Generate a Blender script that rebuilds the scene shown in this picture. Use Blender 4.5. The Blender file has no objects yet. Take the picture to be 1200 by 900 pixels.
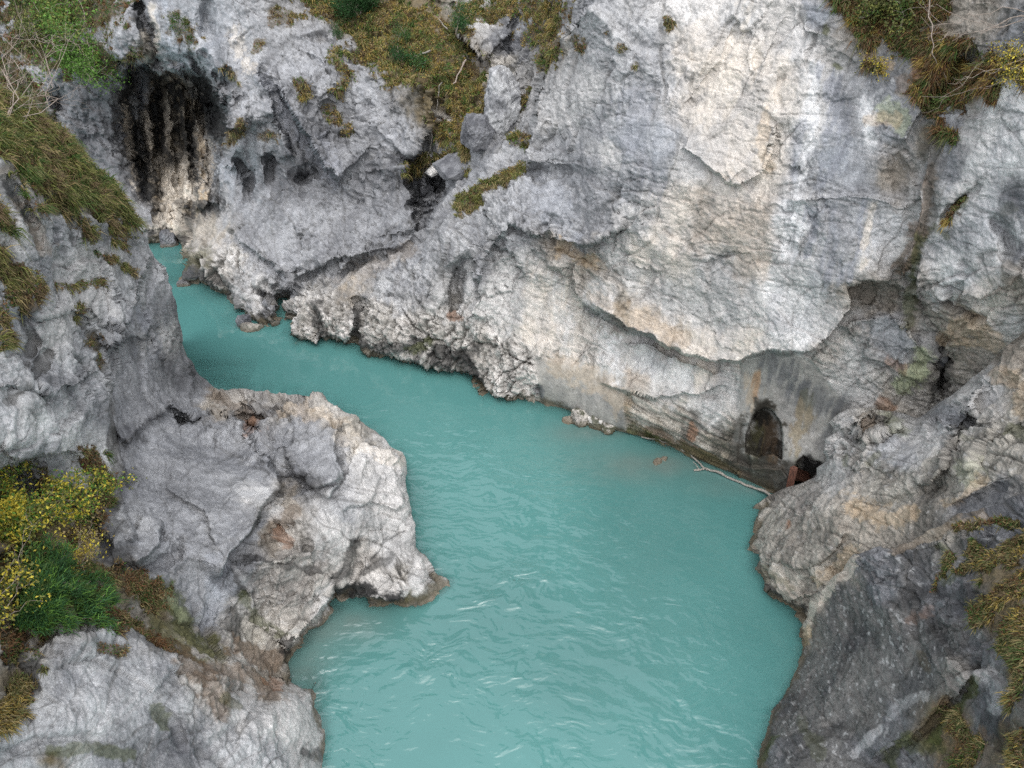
import bpy, math, random
import numpy as np
from mathutils import Vector, Matrix

R = math.radians
random.seed(7)
rng = np.random.default_rng(7)
S = bpy.context.scene
COL = S.collection

# ------------------------------------------------------------------ camera
CAM_Z, PITCH, F = 20.0, R(35), 901.0
cs, sn = math.cos(PITCH), math.sin(PITCH)
cd = bpy.data.cameras.new('camera')
cd.sensor_width = 36; cd.lens = 36 * F / 1200
cd.clip_start = .1; cd.clip_end = 2000
cam = bpy.data.objects.new('camera', cd); COL.objects.link(cam)
cam.location = (0, 0, CAM_Z); cam.rotation_euler = (R(90) - PITCH, 0, 0)
S.camera = cam

# ------------------------------------------------------------------ light: overcast daylight
SUN_EL, SUN_AZ = R(60), R(172)          # azimuth from +Y clockwise: the brighter part of the cloud is behind the camera
w = bpy.data.worlds.new('World'); S.world = w; w.use_nodes = True
nt = w.node_tree; bg = nt.nodes['Background']
sky = nt.nodes.new('ShaderNodeTexSky'); sky.sky_type = 'NISHITA'; sky.sun_disc = False
sky.sun_elevation = SUN_EL; sky.sun_rotation = SUN_AZ
sky.air_density = 1.0; sky.dust_density = 4.0; sky.ozone_density = 1.0
hs = nt.nodes.new('ShaderNodeHueSaturation'); hs.inputs['Saturation'].default_value = .30
nt.links.new(sky.outputs[0], hs.inputs['Color']); 
mixn = nt.nodes.new('ShaderNodeMix'); mixn.data_type = 'RGBA'; mixn.inputs[0].default_value = .55   # even cloud layer over the sky
mixn.inputs[7].default_value = (4.55, 4.78, 5.12, 1)
nt.links.new(hs.outputs[0], mixn.inputs[6]); nt.links.new(mixn.outputs[2], bg.inputs[0])
bg.inputs[1].default_value = .15
sl = bpy.data.lights.new('sun', 'SUN'); sl.energy = .6; sl.angle = R(70); sl.color = (1, .97, .93)
so = bpy.data.objects.new('sun', sl); COL.objects.link(so)
sd = Vector((math.sin(SUN_AZ) * math.cos(SUN_EL), math.cos(SUN_AZ) * math.cos(SUN_EL), math.sin(SUN_EL)))
so.rotation_euler = sd.to_track_quat('Z', 'Y').to_euler(); so.location = (-20, -20, 60)
S.view_settings.view_transform = 'Standard'; S.view_settings.look = 'None'
S.view_settings.gamma = 1; S.view_settings.use_curve_mapping = False
S.view_settings.exposure = 1.2
S.cycles.max_bounces = 6; S.cycles.diffuse_bounces = 3; S.cycles.transparent_max_bounces = 6
S.cycles.use_denoising = False

# ------------------------------------------------------------------ numpy noise
def _tab(seed):
    r = np.random.default_rng(seed)
    p = r.permutation(256); p = np.concatenate([p, p]).astype(np.int32)
    g = r.normal(size=(256, 3)); g /= np.linalg.norm(g, axis=1)[:, None]
    return p, g.astype(np.float32)
_tabs = {}
def perlin(P, seed=0):
    if seed not in _tabs: _tabs[seed] = _tab(seed)
    p, g = _tabs[seed]
    Pf = np.floor(P); I = Pf.astype(np.int32) & 255; f = (P - Pf).astype(np.float32)
    s = f * f * f * (f * (f * 6 - 15) + 10)
    out = np.zeros(len(P), np.float32)
    for dx in (0, 1):
        wx = s[:, 0] if dx else 1 - s[:, 0]
        a = p[(I[:, 0] + dx) & 255]
        for dy in (0, 1):
            wy = s[:, 1] if dy else 1 - s[:, 1]
            b = p[(a + I[:, 1] + dy) & 255]
            for dz in (0, 1):
                wz = s[:, 2] if dz else 1 - s[:, 2]
                h = p[(b + I[:, 2] + dz) & 255]
                G = g[h]
                out += wx * wy * wz * (G[:, 0] * (f[:, 0] - dx) + G[:, 1] * (f[:, 1] - dy) + G[:, 2] * (f[:, 2] - dz))
    return out * 1.6
def fbm(P, n=4, seed=0, gain=.5, lac=2.1):
    o = np.zeros(len(P), np.float32); a = 1.; t = 0.
    for i in range(n):
        o += a * perlin(P + i * 17.3, seed + i); t += a; a *= gain; P = P * lac
    return o / t
def ridged(P, n=4, seed=0, gain=.5, lac=2.1):
    o = np.zeros(len(P), np.float32); a = 1.; t = 0.
    for i in range(n):
        r = 1 - np.abs(perlin(P + i * 11.7, seed + i)) * 1.6
        o += a * r; t += a; a *= gain; P = P * lac
    return o / t                      # about .3 .. 1
def voro(P, seed=0):
    """F1, F2, a random number per cell, and the height of a randomly tilted facet through each cell."""
    rg = np.random.default_rng(seed); T = rg.random((4096, 7)).astype(np.float32)
    I = np.floor(P).astype(np.int64); f = (P - I).astype(np.float32)
    d1 = np.full(len(P), 9., np.float32); d2 = d1.copy(); best = np.zeros(len(P), np.int64); off = np.zeros((len(P), 3), np.float32)
    for dx in (-1, 0, 1):
        for dy in (-1, 0, 1):
            for dz in (-1, 0, 1):
                h = ((I[:, 0] + dx) * 73856093 ^ (I[:, 1] + dy) * 19349663 ^ (I[:, 2] + dz) * 83492791) & 4095
                q = T[h]; e = f - q[:, :3] - np.array([dx, dy, dz], np.float32)
                d = (e * e).sum(1); m = d < d1
                d2 = np.where(m, d1, np.minimum(d2, d)); d1 = np.where(m, d, d1); best = np.where(m, h, best); off[m] = e[m]
    q = T[best]
    return np.sqrt(d1), np.sqrt(d2), q[:, 3], ((q[:, 4:7] - .5) * off).sum(1) * 2
def joints(P, n, s, wob, seed, warp):
    """one family of nearly parallel breaks: distance to the nearest break (m), a random number per sheet, place across the sheet"""
    n = np.array(n, np.float32); n /= np.linalg.norm(n)
    x = (P @ n) / s + wob * warp; i = np.floor(x); f = x - i
    T = np.random.default_rng(seed).random(1024).astype(np.float32)
    return np.minimum(f, 1 - f) * s, T[(i.astype(np.int64)) & 1023], f
def sstep(a, b, x):
    t = np.clip((x - a) / (b - a), 0, 1); return t * t * (3 - 2 * t)

# ------------------------------------------------------------------ from a direction and a distance to a place in the gorge
def ray(u, v):
    a = (450 - v) / F
    return np.stack([(u - 600) / F + 0 * a, cs + a * sn, -sn + a * cs], -1)
def t_of(u, v, kind, val):
    d = ray(np.float64(u), np.float64(v))
    return {'z': (val - CAM_Z) / d[2] if kind == 'z' else 0, 'Y': val / d[1], 'X': val / d[0] if kind == 'X' else 0, 't': val}[kind]
def at(u, v, kind, val):
    t = t_of(u, v, kind, val); d = ray(np.float64(u), np.float64(v))
    return Vector((d[0] * t, d[1] * t, CAM_Z + d[2] * t))

def seg_dist(pts, U, V):
    """distance to a polyline, signed side (+ = right-hand side when v points down), 0..1 place along it"""
    pts = np.asarray(pts, np.float32); best = np.full(U.shape, 1e9, np.float32); side = np.zeros(U.shape, np.float32); par = np.zeros(U.shape, np.float32)
    L = np.hypot(*(pts[1:] - pts[:-1]).T); cum = np.concatenate([[0], np.cumsum(L)])
    for i in range(len(pts) - 1):
        a, b = pts[i], pts[i + 1]; e = b - a; l2 = max(float(e @ e), 1e-6)
        k = np.clip(((U - a[0]) * e[0] + (V - a[1]) * e[1]) / l2, 0, 1)
        dx = U - a[0] - k * e[0]; dy = V - a[1] - k * e[1]; d = np.hypot(dx, dy)
        m = d < best
        best = np.where(m, d, best); side = np.where(m, np.sign(e[0] * (V - a[1]) - e[1] * (U - a[0])), side)
        par = np.where(m, (cum[i] + k * L[i]) / cum[-1], par)
    return best, side, par
def inside(poly, U, V):
    c = np.zeros(U.shape, bool); n = len(poly)
    for i in range(n):
        x1, y1 = poly[i]; x2, y2 = poly[(i + 1) % n]
        if y1 == y2: continue
        c ^= ((y1 > V) != (y2 > V)) & (U < (x2 - x1) * (V - y1) / (y2 - y1) + x1)
    return c
def roughen(pts, amp, seed, step=5):
    """subdivide a traced outline and make it uneven"""
    out = []; pts = [np.array(p, float) for p in pts]
    for i in range(len(pts) - 1):
        a, b = pts[i], pts[i + 1]; n = max(1, int(np.hypot(*(b - a)) / step))
        for k in range(n): out.append(a + (b - a) * k / n)
    out.append(pts[-1]); o = np.array(out)
    q = np.column_stack([o / 22., np.full(len(o), seed)]).astype(np.float32)
    k = np.ones(len(o)); k[0] = k[-1] = 0
    o[:, 0] += amp * k * fbm(q, 4, seed); o[:, 1] += amp * k * fbm(q + 31.7, 4, seed + 5)
    return o

STREAK = {'cream': .7, 'pink': .35, 'pale': .5, 'blue': .8, 'white': .5, 'cave': 1., 'conc': .8, 'greyl': .4, 'grey': .35, 'dk': .4, 'slate': .2, 'karren': .3}
# ------------------------------------------------------------------ rock looks: two colours, roughness, fluting, bedding
STY = {  #        colour a            colour b            rough flute strata fleck
 'cream':    ((.65,.59,.52), (.50,.47,.44), .5, .05, .1, .3),
 'pink':     ((.53,.46,.39), (.36,.325,.29), .6, .05, .25, .4),
 'pale':     ((.57,.555,.54), (.41,.405,.40), .62, .1, .1, .45),
 'grey':     ((.32,.325,.34), (.19,.193,.205), .72, .1, .1, .6),
 'greyl':    ((.42,.423,.43), (.25,.253,.265), .75, .12, .1, .6),
 'blue':     ((.26,.275,.30), (.36,.37,.39), .4, .0, .1, .4),
 'dk':       ((.19,.193,.205), (.10,.102,.112), .9, .1, .1, .5),
 'slate':    ((.34,.345,.36), (.22,.225,.24), .55, .0, .0, .5),
 'tan':      ((.40,.36,.31), (.25,.22,.185), .9, .1, .3, .4),
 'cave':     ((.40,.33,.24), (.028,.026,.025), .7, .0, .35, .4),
 'karren':   ((.68,.65,.62), (.42,.40,.37), .9, 1., .0, .35),
 'gnarl':    ((.50,.47,.43), (.30,.28,.26), 1.2, .2, .5, .6),
 'earth':    ((.12,.095,.055), (.17,.13,.07), 1.0, .0, .0, .3),
 'slab':     ((.072,.072,.075), (.16,.156,.15), .6, .0, .15, .9),
 'nose':     ((.40,.375,.33), (.19,.175,.155), .95, .0, .45, .7),
 'conc':     ((.35,.335,.31), (.24,.235,.225), .05, .0, .0, .1),
 'ledge':    ((.46,.43,.38), (.25,.22,.17), .45, .0, 1.2, .4),
 'white':    ((.66,.655,.645), (.46,.46,.47), .7, .1, .0, .4),
}
PAINT = {'black': (.022, .022, .022), 'arch_shade': (.018, .015, .011), 'wet': (.07, .065, .055), 'olive': (.10, .095, .04), 'moss': (.065, .075, .022), 'tan': (.45, .33, .20),
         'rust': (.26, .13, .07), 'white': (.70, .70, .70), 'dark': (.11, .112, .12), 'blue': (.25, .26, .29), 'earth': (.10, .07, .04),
         'cream': (.68, .61, .52), 'bluegrey': (.36, .38, .42), 'green': (.30, .33, .20), 'brown': (.14, .095, .06), 'conc': (.36, .335, .31)}

def lin(a, b, n): return np.linspace(a, b, n, endpoint=False)
US = np.concatenate([lin(-420, -190, 12), lin(-190, -6, 62), np.arange(-6, 1206, 1.3), lin(1206, 1380, 58), np.linspace(1380, 1600, 10)])
VS = np.concatenate([lin(-330, -130, 16), lin(-130, -6, 42), np.arange(-6, 906, 1.3), lin(906, 1000, 30), np.linspace(1000, 1120, 8)])

class Layer: pass

def tps_grid(ctrl, us, vs):
    P = np.array([[u / 300., v / 300.] for u, v, *_ in ctrl]); t = np.array([math.log(t_of(*c)) for c in ctrl])
    def ker(r2): return r2 * np.log(r2 + 1e-9)
    n = len(P); r2 = ((P[:, None] - P[None]) ** 2).sum(-1)
    K = ker(r2) + np.eye(n) * 2e-4
    Q = np.column_stack([np.ones(n), P]); A = np.block([[K, Q], [Q.T, np.zeros((3, 3))]])
    w_ = np.linalg.solve(A, np.concatenate([t, np.zeros(3)]))
    cu = np.arange(us[0] - 8, us[-1] + 16, 8.); cv = np.arange(vs[0] - 8, vs[-1] + 16, 8.)
    gu, gv = np.meshgrid(cu / 300., cv / 300.)
    g = w_[n] + w_[n + 1] * gu + w_[n + 2] * gv
    for i in range(n): g += w_[i] * ker((gu - P[i, 0]) ** 2 + (gv - P[i, 1]) ** 2)
    fu = (us - cu[0]) / 8; fv = (vs - cv[0]) / 8
    iu = fu.astype(int); iv = fv.astype(int); fu -= iu; fv -= iv
    g0 = g[iv][:, iu] * (1 - fu) + g[iv][:, iu + 1] * fu; g1 = g[iv + 1][:, iu] * (1 - fu) + g[iv + 1][:, iu + 1] * fu
    return np.exp(g0 * (1 - fv[:, None]) + g1 * fv[:, None])

def build_layer(name, ctrl, poly, shores, styles, feats, paints, u0, u1, v0, v1, rim=22, rimR=.9, back=6., bed=(0, 0, 1), seed=1, calm=(), amp=1., facet=1.):
    L = Layer(); L.name = name
    us = US[(US >= u0) & (US <= u1)]; vs = VS[(VS >= v0) & (VS <= v1)]
    ctrl = list(ctrl)
    for pts, off, depth in shores:                       # every point of a waterline is on z=0; the rock goes on below the water
        pts = np.array(pts, float)
        d = np.concatenate([[0], np.cumsum(np.hypot(*(pts[1:] - pts[:-1]).T))])
        for s_ in np.arange(0, d[-1] + 1, 24.):
            q = (np.interp(s_, d, pts[:, 0]), np.interp(s_, d, pts[:, 1]))
            ctrl.append((q[0], q[1], 'z', 0.)); ctrl.append((q[0] + off[0], q[1] + off[1], 'z', -depth))
    U, V = np.meshgrid(us, vs); U = U.astype(np.float32); V = V.astype(np.float32)
    T = tps_grid(ctrl, us, vs).astype(np.float32)
    H, W = T.shape
    su, sv, st = U.ravel(), V.ravel(), T.ravel()
    keep = np.ones(su.shape, bool)
    # outlines against what lies behind: the surface curves away and goes on backwards
    if poly is not None:
        P = np.array(poly, np.float32); dist, _, _ = seg_dist(np.vstack([P, P[:1]]), su, sv); ins = inside(poly, su, sv)
        keep = ins | (dist < 22)
        o = ~ins & keep
        # move the outside band onto the outline
        bu = su[o]; bv = sv[o]; bd = np.full(bu.shape, 1e9, np.float32); nu = bu.copy(); nv = bv.copy()
        for i in range(len(P)):
            a, b = P[i], P[(i + 1) % len(P)]; e = b - a; l2 = max(float(e @ e), 1e-6)
            k = np.clip(((bu - a[0]) * e[0] + (bv - a[1]) * e[1]) / l2, 0, 1)
            qx = a[0] + k * e[0]; qy = a[1] + k * e[1]; dd = np.hypot(bu - qx, bv - qy); m = dd < bd
            bd = np.where(m, dd, bd); nu = np.where(m, qx, nu); nv = np.where(m, qy, nv)
        di = np.where(ins, dist, 0.)
        st = st + rimR * (1 - np.sqrt(1 - (1 - np.clip(di / rim, 0, 1)) ** 2))
        su = su.copy(); sv = sv.copy()
        tv = (nv - bv) / np.maximum(bd, .01); tu = (nu - bu) / np.maximum(bd, .01)
        su[o] = nu + tu * bd * .12; sv[o] = nv + tv * bd * .12
        st[o] += back * (bd / 22) ** 1.3
    D0 = ray(su, sv).astype(np.float32)
    P0 = D0 * st[:, None]; P0[:, 2] += CAM_Z
    # uneven copies of the direction coordinates so that no traced mark has a ruled edge
    wn = fbm(P0 * .9, 4, seed + 3); wm = fbm(P0 * .9 + 50, 4, seed + 4)
    fu_ = su + 9 * wn; fv_ = sv + 9 * wm
    far = st / 25.
    dep = np.zeros_like(st); holes = np.zeros_like(st)
    for f in feats:
        k = f[0]
        if k in ('lip', 'groove'):
            pts = f[1]; wdt = f[3]; ext = wdt * (5 if k == 'lip' else 3) + 8
            a = np.array(pts); m = (fu_ > a[:, 0].min() - ext) & (fu_ < a[:, 0].max() + ext) & (fv_ > a[:, 1].min() - ext) & (fv_ < a[:, 1].max() + ext)
            if not m.any(): continue
            d, s, p = seg_dist(pts, fu_[m], fv_[m])
            if k == 'lip':
                near = f[4]; _, sref, _ = seg_dist(pts, np.array([near[0]], np.float32), np.array([near[1]], np.float32))
                sg = d * np.where(s == sref[0], 1, -1)
                endt = sstep(0, .06, p) * sstep(1, .94, p)
                x = -f[2] * np.exp(-np.clip(sg, 0, None) / wdt) * sstep(-1.5, 2.5, sg) + f[2] * .35 * np.exp(-np.clip(-sg, 0, None) / (wdt * .6)) * sstep(1.5, -2.5, sg)
                dep[m] += x * endt
            else:
                taper = np.sqrt(np.clip(np.sin(np.clip(p, 0, 1) * math.pi), 0, 1)) * .8 + .2
                dep[m] += f[2] * np.exp(-(d / wdt) ** 2) * taper * (d < ext)
        elif k == 'dent':
            _, cu, cv, ru, rv, ang, am, pw = f
            du = fu_ + 5 * wm - cu + 9 * wn; dv = fv_ - cv + 9 * wm - 5 * wn; ca, sa = math.cos(R(ang)), math.sin(R(ang))
            q = ((du * ca + dv * sa) / ru) ** 2 + ((-du * sa + dv * ca) / rv) ** 2
            dep += am * np.exp(-q ** pw)
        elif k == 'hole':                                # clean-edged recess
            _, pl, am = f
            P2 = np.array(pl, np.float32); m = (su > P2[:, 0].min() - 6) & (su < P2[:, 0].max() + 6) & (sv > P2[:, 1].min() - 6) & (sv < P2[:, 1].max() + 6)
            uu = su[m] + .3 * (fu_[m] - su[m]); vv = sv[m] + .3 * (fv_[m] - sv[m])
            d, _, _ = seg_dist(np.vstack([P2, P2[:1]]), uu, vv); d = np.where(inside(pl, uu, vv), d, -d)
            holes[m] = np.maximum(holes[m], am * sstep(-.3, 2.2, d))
    dep = np.where(holes > 0, holes, 0) + dep * np.clip(far, .35, 1.5)
    st = st + dep
    # styles
    N = len(st); acc = np.zeros((N, 11), np.float32); ws = np.full(N, 1e-12, np.float32)
    # plus bigger wandering of the boundaries between rock looks
    wv_ = fbm((P0 * np.array([1.1, 1.1, .25], np.float32)).astype(np.float32), 4, seed + 9, .6)
    gu = su + 10 * wn + 26 * wv_ + 5 * fbm(P0 * 4, 2, seed + 8); gv = sv + 26 * wm + 10 * fbm(P0 * 3, 2, seed + 12)
    for (cu, cv, r, sname) in styles:
        s_ = STY[sname]; w_ = 1. / (((gu - cu) ** 2 + (gv - cv) ** 2) / (r * r) + .1) ** 1.8
        vec = np.array([*s_[0], *s_[1], s_[2], s_[3], s_[4], s_[5], STREAK.get(sname, 0.)], np.float32)
        acc += w_[:, None] * vec; ws += w_
    acc /= ws[:, None]
    rough, flute, strata, fleck = acc[:, 6], acc[:, 7], acc[:, 8], acc[:, 9]
    for (pl, val, sname) in calm:                        # cast or sawn surfaces
        P2 = np.array(pl, np.float32); uu = su + .15 * (fu_ - su); vv = sv + .15 * (fv_ - sv)
        d, _, _ = seg_dist(np.vstack([P2, P2[:1]]), uu, vv); d = np.where(inside(pl, uu, vv), d, -d); k = sstep(-3, 3, d)
        rough = rough * (1 - k) + val * k; flute = flute * (1 - k); strata = strata * (1 - k)
        s_ = STY[sname]
        acc[:, 0:6] = acc[:, 0:6] * (1 - k[:, None]) + k[:, None] * np.array([*s_[0], *s_[1]], np.float32)
    # normals of the smooth form
    P1 = D0 * st[:, None]; P1[:, 2] += CAM_Z
    G = P1.reshape(H, W, 3); du_ = np.gradient(G, axis=1); dv_ = np.gradient(G, axis=0)
    Nn = np.cross(dv_.reshape(-1, 3), du_.reshape(-1, 3)); Nn /= np.maximum(np.linalg.norm(Nn, axis=1), 1e-9)[:, None]
    flip = (Nn * D0).sum(1) > 0; Nn[flip] *= -1
    Dn = D0 / np.linalg.norm(D0, axis=1)[:, None]
    Nn = Nn - .8 * Dn; Nn /= np.linalg.norm(Nn, axis=1)[:, None]
    if poly is not None:
        ke = np.where(ins, np.clip(dist / 2.5, 0, 1), 0.)[:, None]
        Nn = Nn * ke - Dn * (1 - ke); Nn /= np.linalg.norm(Nn, axis=1)[:, None]
    # relief
    q = P1 + .35 * np.column_stack([fbm(P1 * .7, 2, seed + 20), fbm(P1 * .7 + 9, 2, seed + 21), fbm(P1 * .7 + 19, 2, seed + 22)])
    r1 = ridged(q * .28, 3, seed + 30); r2 = ridged(q * .85, 4, seed + 40, .42); b3 = fbm(q * 2.4, 4, seed + 50, .6)
    f1, f2, cid, tl = voro((q * np.array([.55, .55, .42], np.float32) / facet ** .5 + .12 * b3[:, None]).astype(np.float32), seed + 60)
    g1, g2, cid2, tl2 = voro((q * np.array([1.9, 1.9, 1.5], np.float32) + 3.3 + .15 * b3[:, None]).astype(np.float32), seed + 61)
    h = .60 * (r1 - .7) + .22 * (r2 - .7) + .075 * b3
    fm = .35 + .65 * sstep(-.25, .2, fbm(P1 * .3 + 4, 2, seed + 62))
    h += rough * (.16 * (cid - .5) * sstep(0, .1, f2 - f1) + .42 * facet * tl + fm * (.07 * (cid2 - .5) * sstep(0, .08, g2 - g1) + .17 * tl2))
    crack = sstep(.10, .0, f2 - f1) * sstep(-.05, .35, fbm(P1 * .5, 2, seed + 63)) + .7 * sstep(.12, 0, g2 - g1) * sstep(.0, .4, fbm(P1 * .9 + 7, 2, seed + 64))
    h -= .12 * crack
    l1 = sstep(.90, .985, 1 - np.abs(perlin(q * .8 + 3, seed + 65)) * 1.6) * sstep(-.15, .25, fbm(P1 * .6 + 3, 2, seed + 66))
    l2 = sstep(.86, .985, 1 - np.abs(perlin(q * 2.1 + 8, seed + 67)) * 1.6) * sstep(-.1, .25, fbm(P1 * .8 + 13, 2, seed + 68))
    pit = sstep(.12, .42, fbm(q * 3.6 + 21, 3, seed + 69, .6)); pit2 = sstep(.1, .4, perlin(q * 8.5 + 2, seed + 71))
    qw = q + 1.1 * np.column_stack([perlin(P1 * .22, seed + 91), perlin(P1 * .22 + 7, seed + 92), perlin(P1 * .22 + 17, seed + 93)])
    l3 = sstep(.80, .98, 1 - np.abs(perlin((qw * np.array([1.1, 1.1, 4.6], np.float32) + .25 * b3[:, None]).astype(np.float32), seed + 94)) * 1.6) * sstep(-.2, .25, fbm(P1 * .7 + 31, 2, seed + 95))
    l1 *= .4; l2 *= .25; l3 *= .25
    h -= .05 * l3 + .10 * l1 + .06 * l2 + .06 * pit + .03 * pit2
    jw = fbm(P1 * .4, 3, seed + 201, .55); jv = fbm(P1 * .4 + 40, 3, seed + 202, .55)
    jc = np.zeros_like(h)
    for (jn, js, jwob, ja, jm, jk) in (((.62, .35, .70), 2.3, .55, .30, jv, 210), ((-.75, .15, .45), 1.7, .6, .20, -jw, 211), ((.2, .1, 1.), 1.1, .5, .12, jw, 212), ((.9, .4, -.15), .62, .5, .07, jv + .1, 213), ((.3, .5, .8), .38, .5, .045, -jv, 214)):
        jd, jr, jf = joints(P1, jn, js, jwob / js, seed + jk, jw if jk % 2 else jv)
        mk = sstep(-.12, .22, jm + .35 * (jr - .5))
        h += mk * ja * ((jr - .5) * .9 + (jf - .5) * .7)
        cr = sstep(.045, .0, jd) * mk * sstep(.15, .6, jr); h -= .09 * cr; jc = np.maximum(jc, cr)
    calmness = .45 + .75 * sstep(-.25, .25, fbm(P1 * .22 + 60, 3, seed + 203))
    h *= calmness
    crack = np.clip(.6 * crack + .8 * l1 + .6 * l2 + .55 * l3 + .9 * jc, 0, 1.3)
    h *= rough
    bd_ = np.array(bed, np.float32); bd_ /= np.linalg.norm(bd_)
    sc = (q @ bd_); qs = q - sc[:, None] * bd_ * 1.0
    qq = (qs * .45 + (sc * 4.6)[:, None] * bd_).astype(np.float32)
    stn = ridged(qq, 4, seed + 70); h += strata * .05 * (stn - .7)
    for ss_, sa_, sk_ in ((.75, .20, 220), (.27, .09, 221)):
        jd, jr, jf = joints(P1, bd_, ss_, .28 / ss_, seed + sk_, jw)
        h += strata * sa_ * ((jr - .5) * .8 + (jf - .5) * .8) * sstep(-.3, .2, jv + .3 * jr)
    kq = q @ np.array([[.94, .2, -.28], [-.12, .95, .1], [.3, .15, .94]], np.float32)
    k1, k2, kc, ktl = voro((kq * np.array([3.6, 3.6, .85], np.float32) + .7 * b3[:, None]).astype(np.float32), seed + 80)
    fl2 = sstep(.20, .02, k2 - k1) * sstep(-.35, .1, perlin(P1 * 1.3, seed + 82)) + .35 * sstep(.5, .9, 1 - kc) * 0      # clefts between ribs
    h += flute * (.15 * ktl + .04 * (kc - .5))
    en_k = fbm(P1 * 1.5 + 5, 3, seed + 232); en_j = fbm(P1 * 1.5 + 25, 3, seed + 233)
    for (kn, ks, ka, kk_) in (((.90, .25, .42), .62, .16, 230), ((.75, .4, -.5), .37, .08, 231), ((.5, .2, .9), .8, .10, 234)):
        jd, jr, jf = joints((P1 + .22 * np.column_stack([en_k, en_j, en_k])).astype(np.float32), kn, ks * (1 + 0), .65 / ks, seed + kk_, jw)
        cl_ = sstep(.075, .0, jd) * sstep(.1, .5, jr) * sstep(-.2, .15, jv + en_k + .3 * (jr - .5)); h += flute * (ka * ((jf - .5) + .6 * (jr - .5)) - .15 * cl_); fl2 = np.maximum(fl2 * .8, cl_)
    h -= flute * .08 * fl2
    micro = fbm(P1 * 9, 3, seed + 90, .65)
    h += (.06 * micro) * np.clip(rough, .15, 1.2)
    h *= amp * np.clip(far, .45, 1.2)

    PF = P1 + Nn * h[:, None]
    # ---------------- colour of the stone itself
    sk = acc[:, 10]; sw = P1 + .5 * np.column_stack([wn, wm, wn]); mixv = sstep(-.26, .30, (1 - sk) * fbm(P1 * .55, 4, seed + 100, .62) + (.2 + .9 * sk) * fbm((sw * np.array([1.3, 1.3, .13], np.float32)).astype(np.float32), 4, seed + 101, .62))
    c = acc[:, 0:3] * (1 - mixv[:, None]) + acc[:, 3:6] * mixv[:, None]
    med = fbm(P1 * 3.1, 4, seed + 110, .7); fine = fbm(P1 * 14, 3, seed + 120, .75)
    c *= (1 + .34 * med * (.5 + fleck) + .42 * fine * (.35 + fleck))[:, None]
    c *= (1 + .22 * fbm(P1 * np.array([3.5, 3.5, .22], np.float32), 3, seed + 105, .6) - .22 * pit * np.clip(rough, 0, 1))[:, None]  # upright streaks; darker in the pits
    spots = sstep(.16, .38, fbm(P1 * 6, 3, seed + 130, .7) + .12 * fbm(P1 * .8, 2, seed + 131)); c = c * (1 - (.55 * spots * fleck)[:, None])
    lich = sstep(.2, .42, fbm(P1 * 5 + 40, 3, seed + 140, .75)); c = c + (np.array([.66, .66, .66]) - c) * (.5 * lich * fleck)[:, None]
    # darker in cracks, flutes and bedding seams
    crackdark = np.clip(crack * .6 * np.clip(rough, 0, 1) + flute * sstep(.25, .8, fl2) * .75 + strata * sstep(.62, .45, stn) * .3, 0, .85)
    c = c * (1 - crackdark[:, None]) + np.array([.05, .048, .04]) * crackdark[:, None]
    veg = np.zeros(N, np.float32)
    en1 = fbm(P1 * 1.6, 4, seed + 150, .65); en2 = fbm(P1 * np.array([4.5, 4.5, .2], np.float32), 3, seed + 151, .7)
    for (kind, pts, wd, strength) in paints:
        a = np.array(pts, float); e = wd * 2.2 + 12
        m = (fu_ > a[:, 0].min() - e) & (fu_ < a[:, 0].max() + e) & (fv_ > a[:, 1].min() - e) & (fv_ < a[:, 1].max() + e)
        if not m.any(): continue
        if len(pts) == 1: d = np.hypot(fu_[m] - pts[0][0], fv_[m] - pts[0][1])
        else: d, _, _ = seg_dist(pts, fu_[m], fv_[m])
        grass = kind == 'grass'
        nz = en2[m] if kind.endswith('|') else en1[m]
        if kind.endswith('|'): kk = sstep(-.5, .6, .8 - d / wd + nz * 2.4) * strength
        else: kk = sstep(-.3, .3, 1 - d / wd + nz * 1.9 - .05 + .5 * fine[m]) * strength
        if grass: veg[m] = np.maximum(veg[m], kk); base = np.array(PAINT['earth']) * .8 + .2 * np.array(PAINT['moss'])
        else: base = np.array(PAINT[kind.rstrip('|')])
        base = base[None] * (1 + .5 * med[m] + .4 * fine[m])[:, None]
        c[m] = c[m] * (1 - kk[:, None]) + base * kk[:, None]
    # wet, algae-dark foot of the rock just above the water
    zz = PF[:, 2]; foot = sstep(.55, .05, zz + .9 * en1) * .8 * (poly is None or True)
    c = c * (1 - foot[:, None]) + np.array([.09, .075, .045]) * foot[:, None]
    silt = sstep(.16, .06, zz + .25 * en1) * .3; c = c * (1 - silt[:, None]) + np.array([.24, .20, .15]) * silt[:, None]
    sub = sstep(.05, -.25, zz); c = c * (1 - .4 * sub[:, None]) + np.array([.16, .12, .08]) * .4 * sub[:, None]
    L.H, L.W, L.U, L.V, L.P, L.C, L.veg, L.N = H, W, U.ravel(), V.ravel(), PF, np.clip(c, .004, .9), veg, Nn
    L.keep = keep.reshape(H, W); L.us, L.vs = us, vs
    return L

def surf(L, u, v, off=0.):
    i = int(np.abs(L.vs - v).argmin()) * L.W + int(np.abs(L.us - u).argmin())
    n = Vector(L.N[i].tolist()); return Vector(L.P[i].tolist()) + n * off, n

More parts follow.
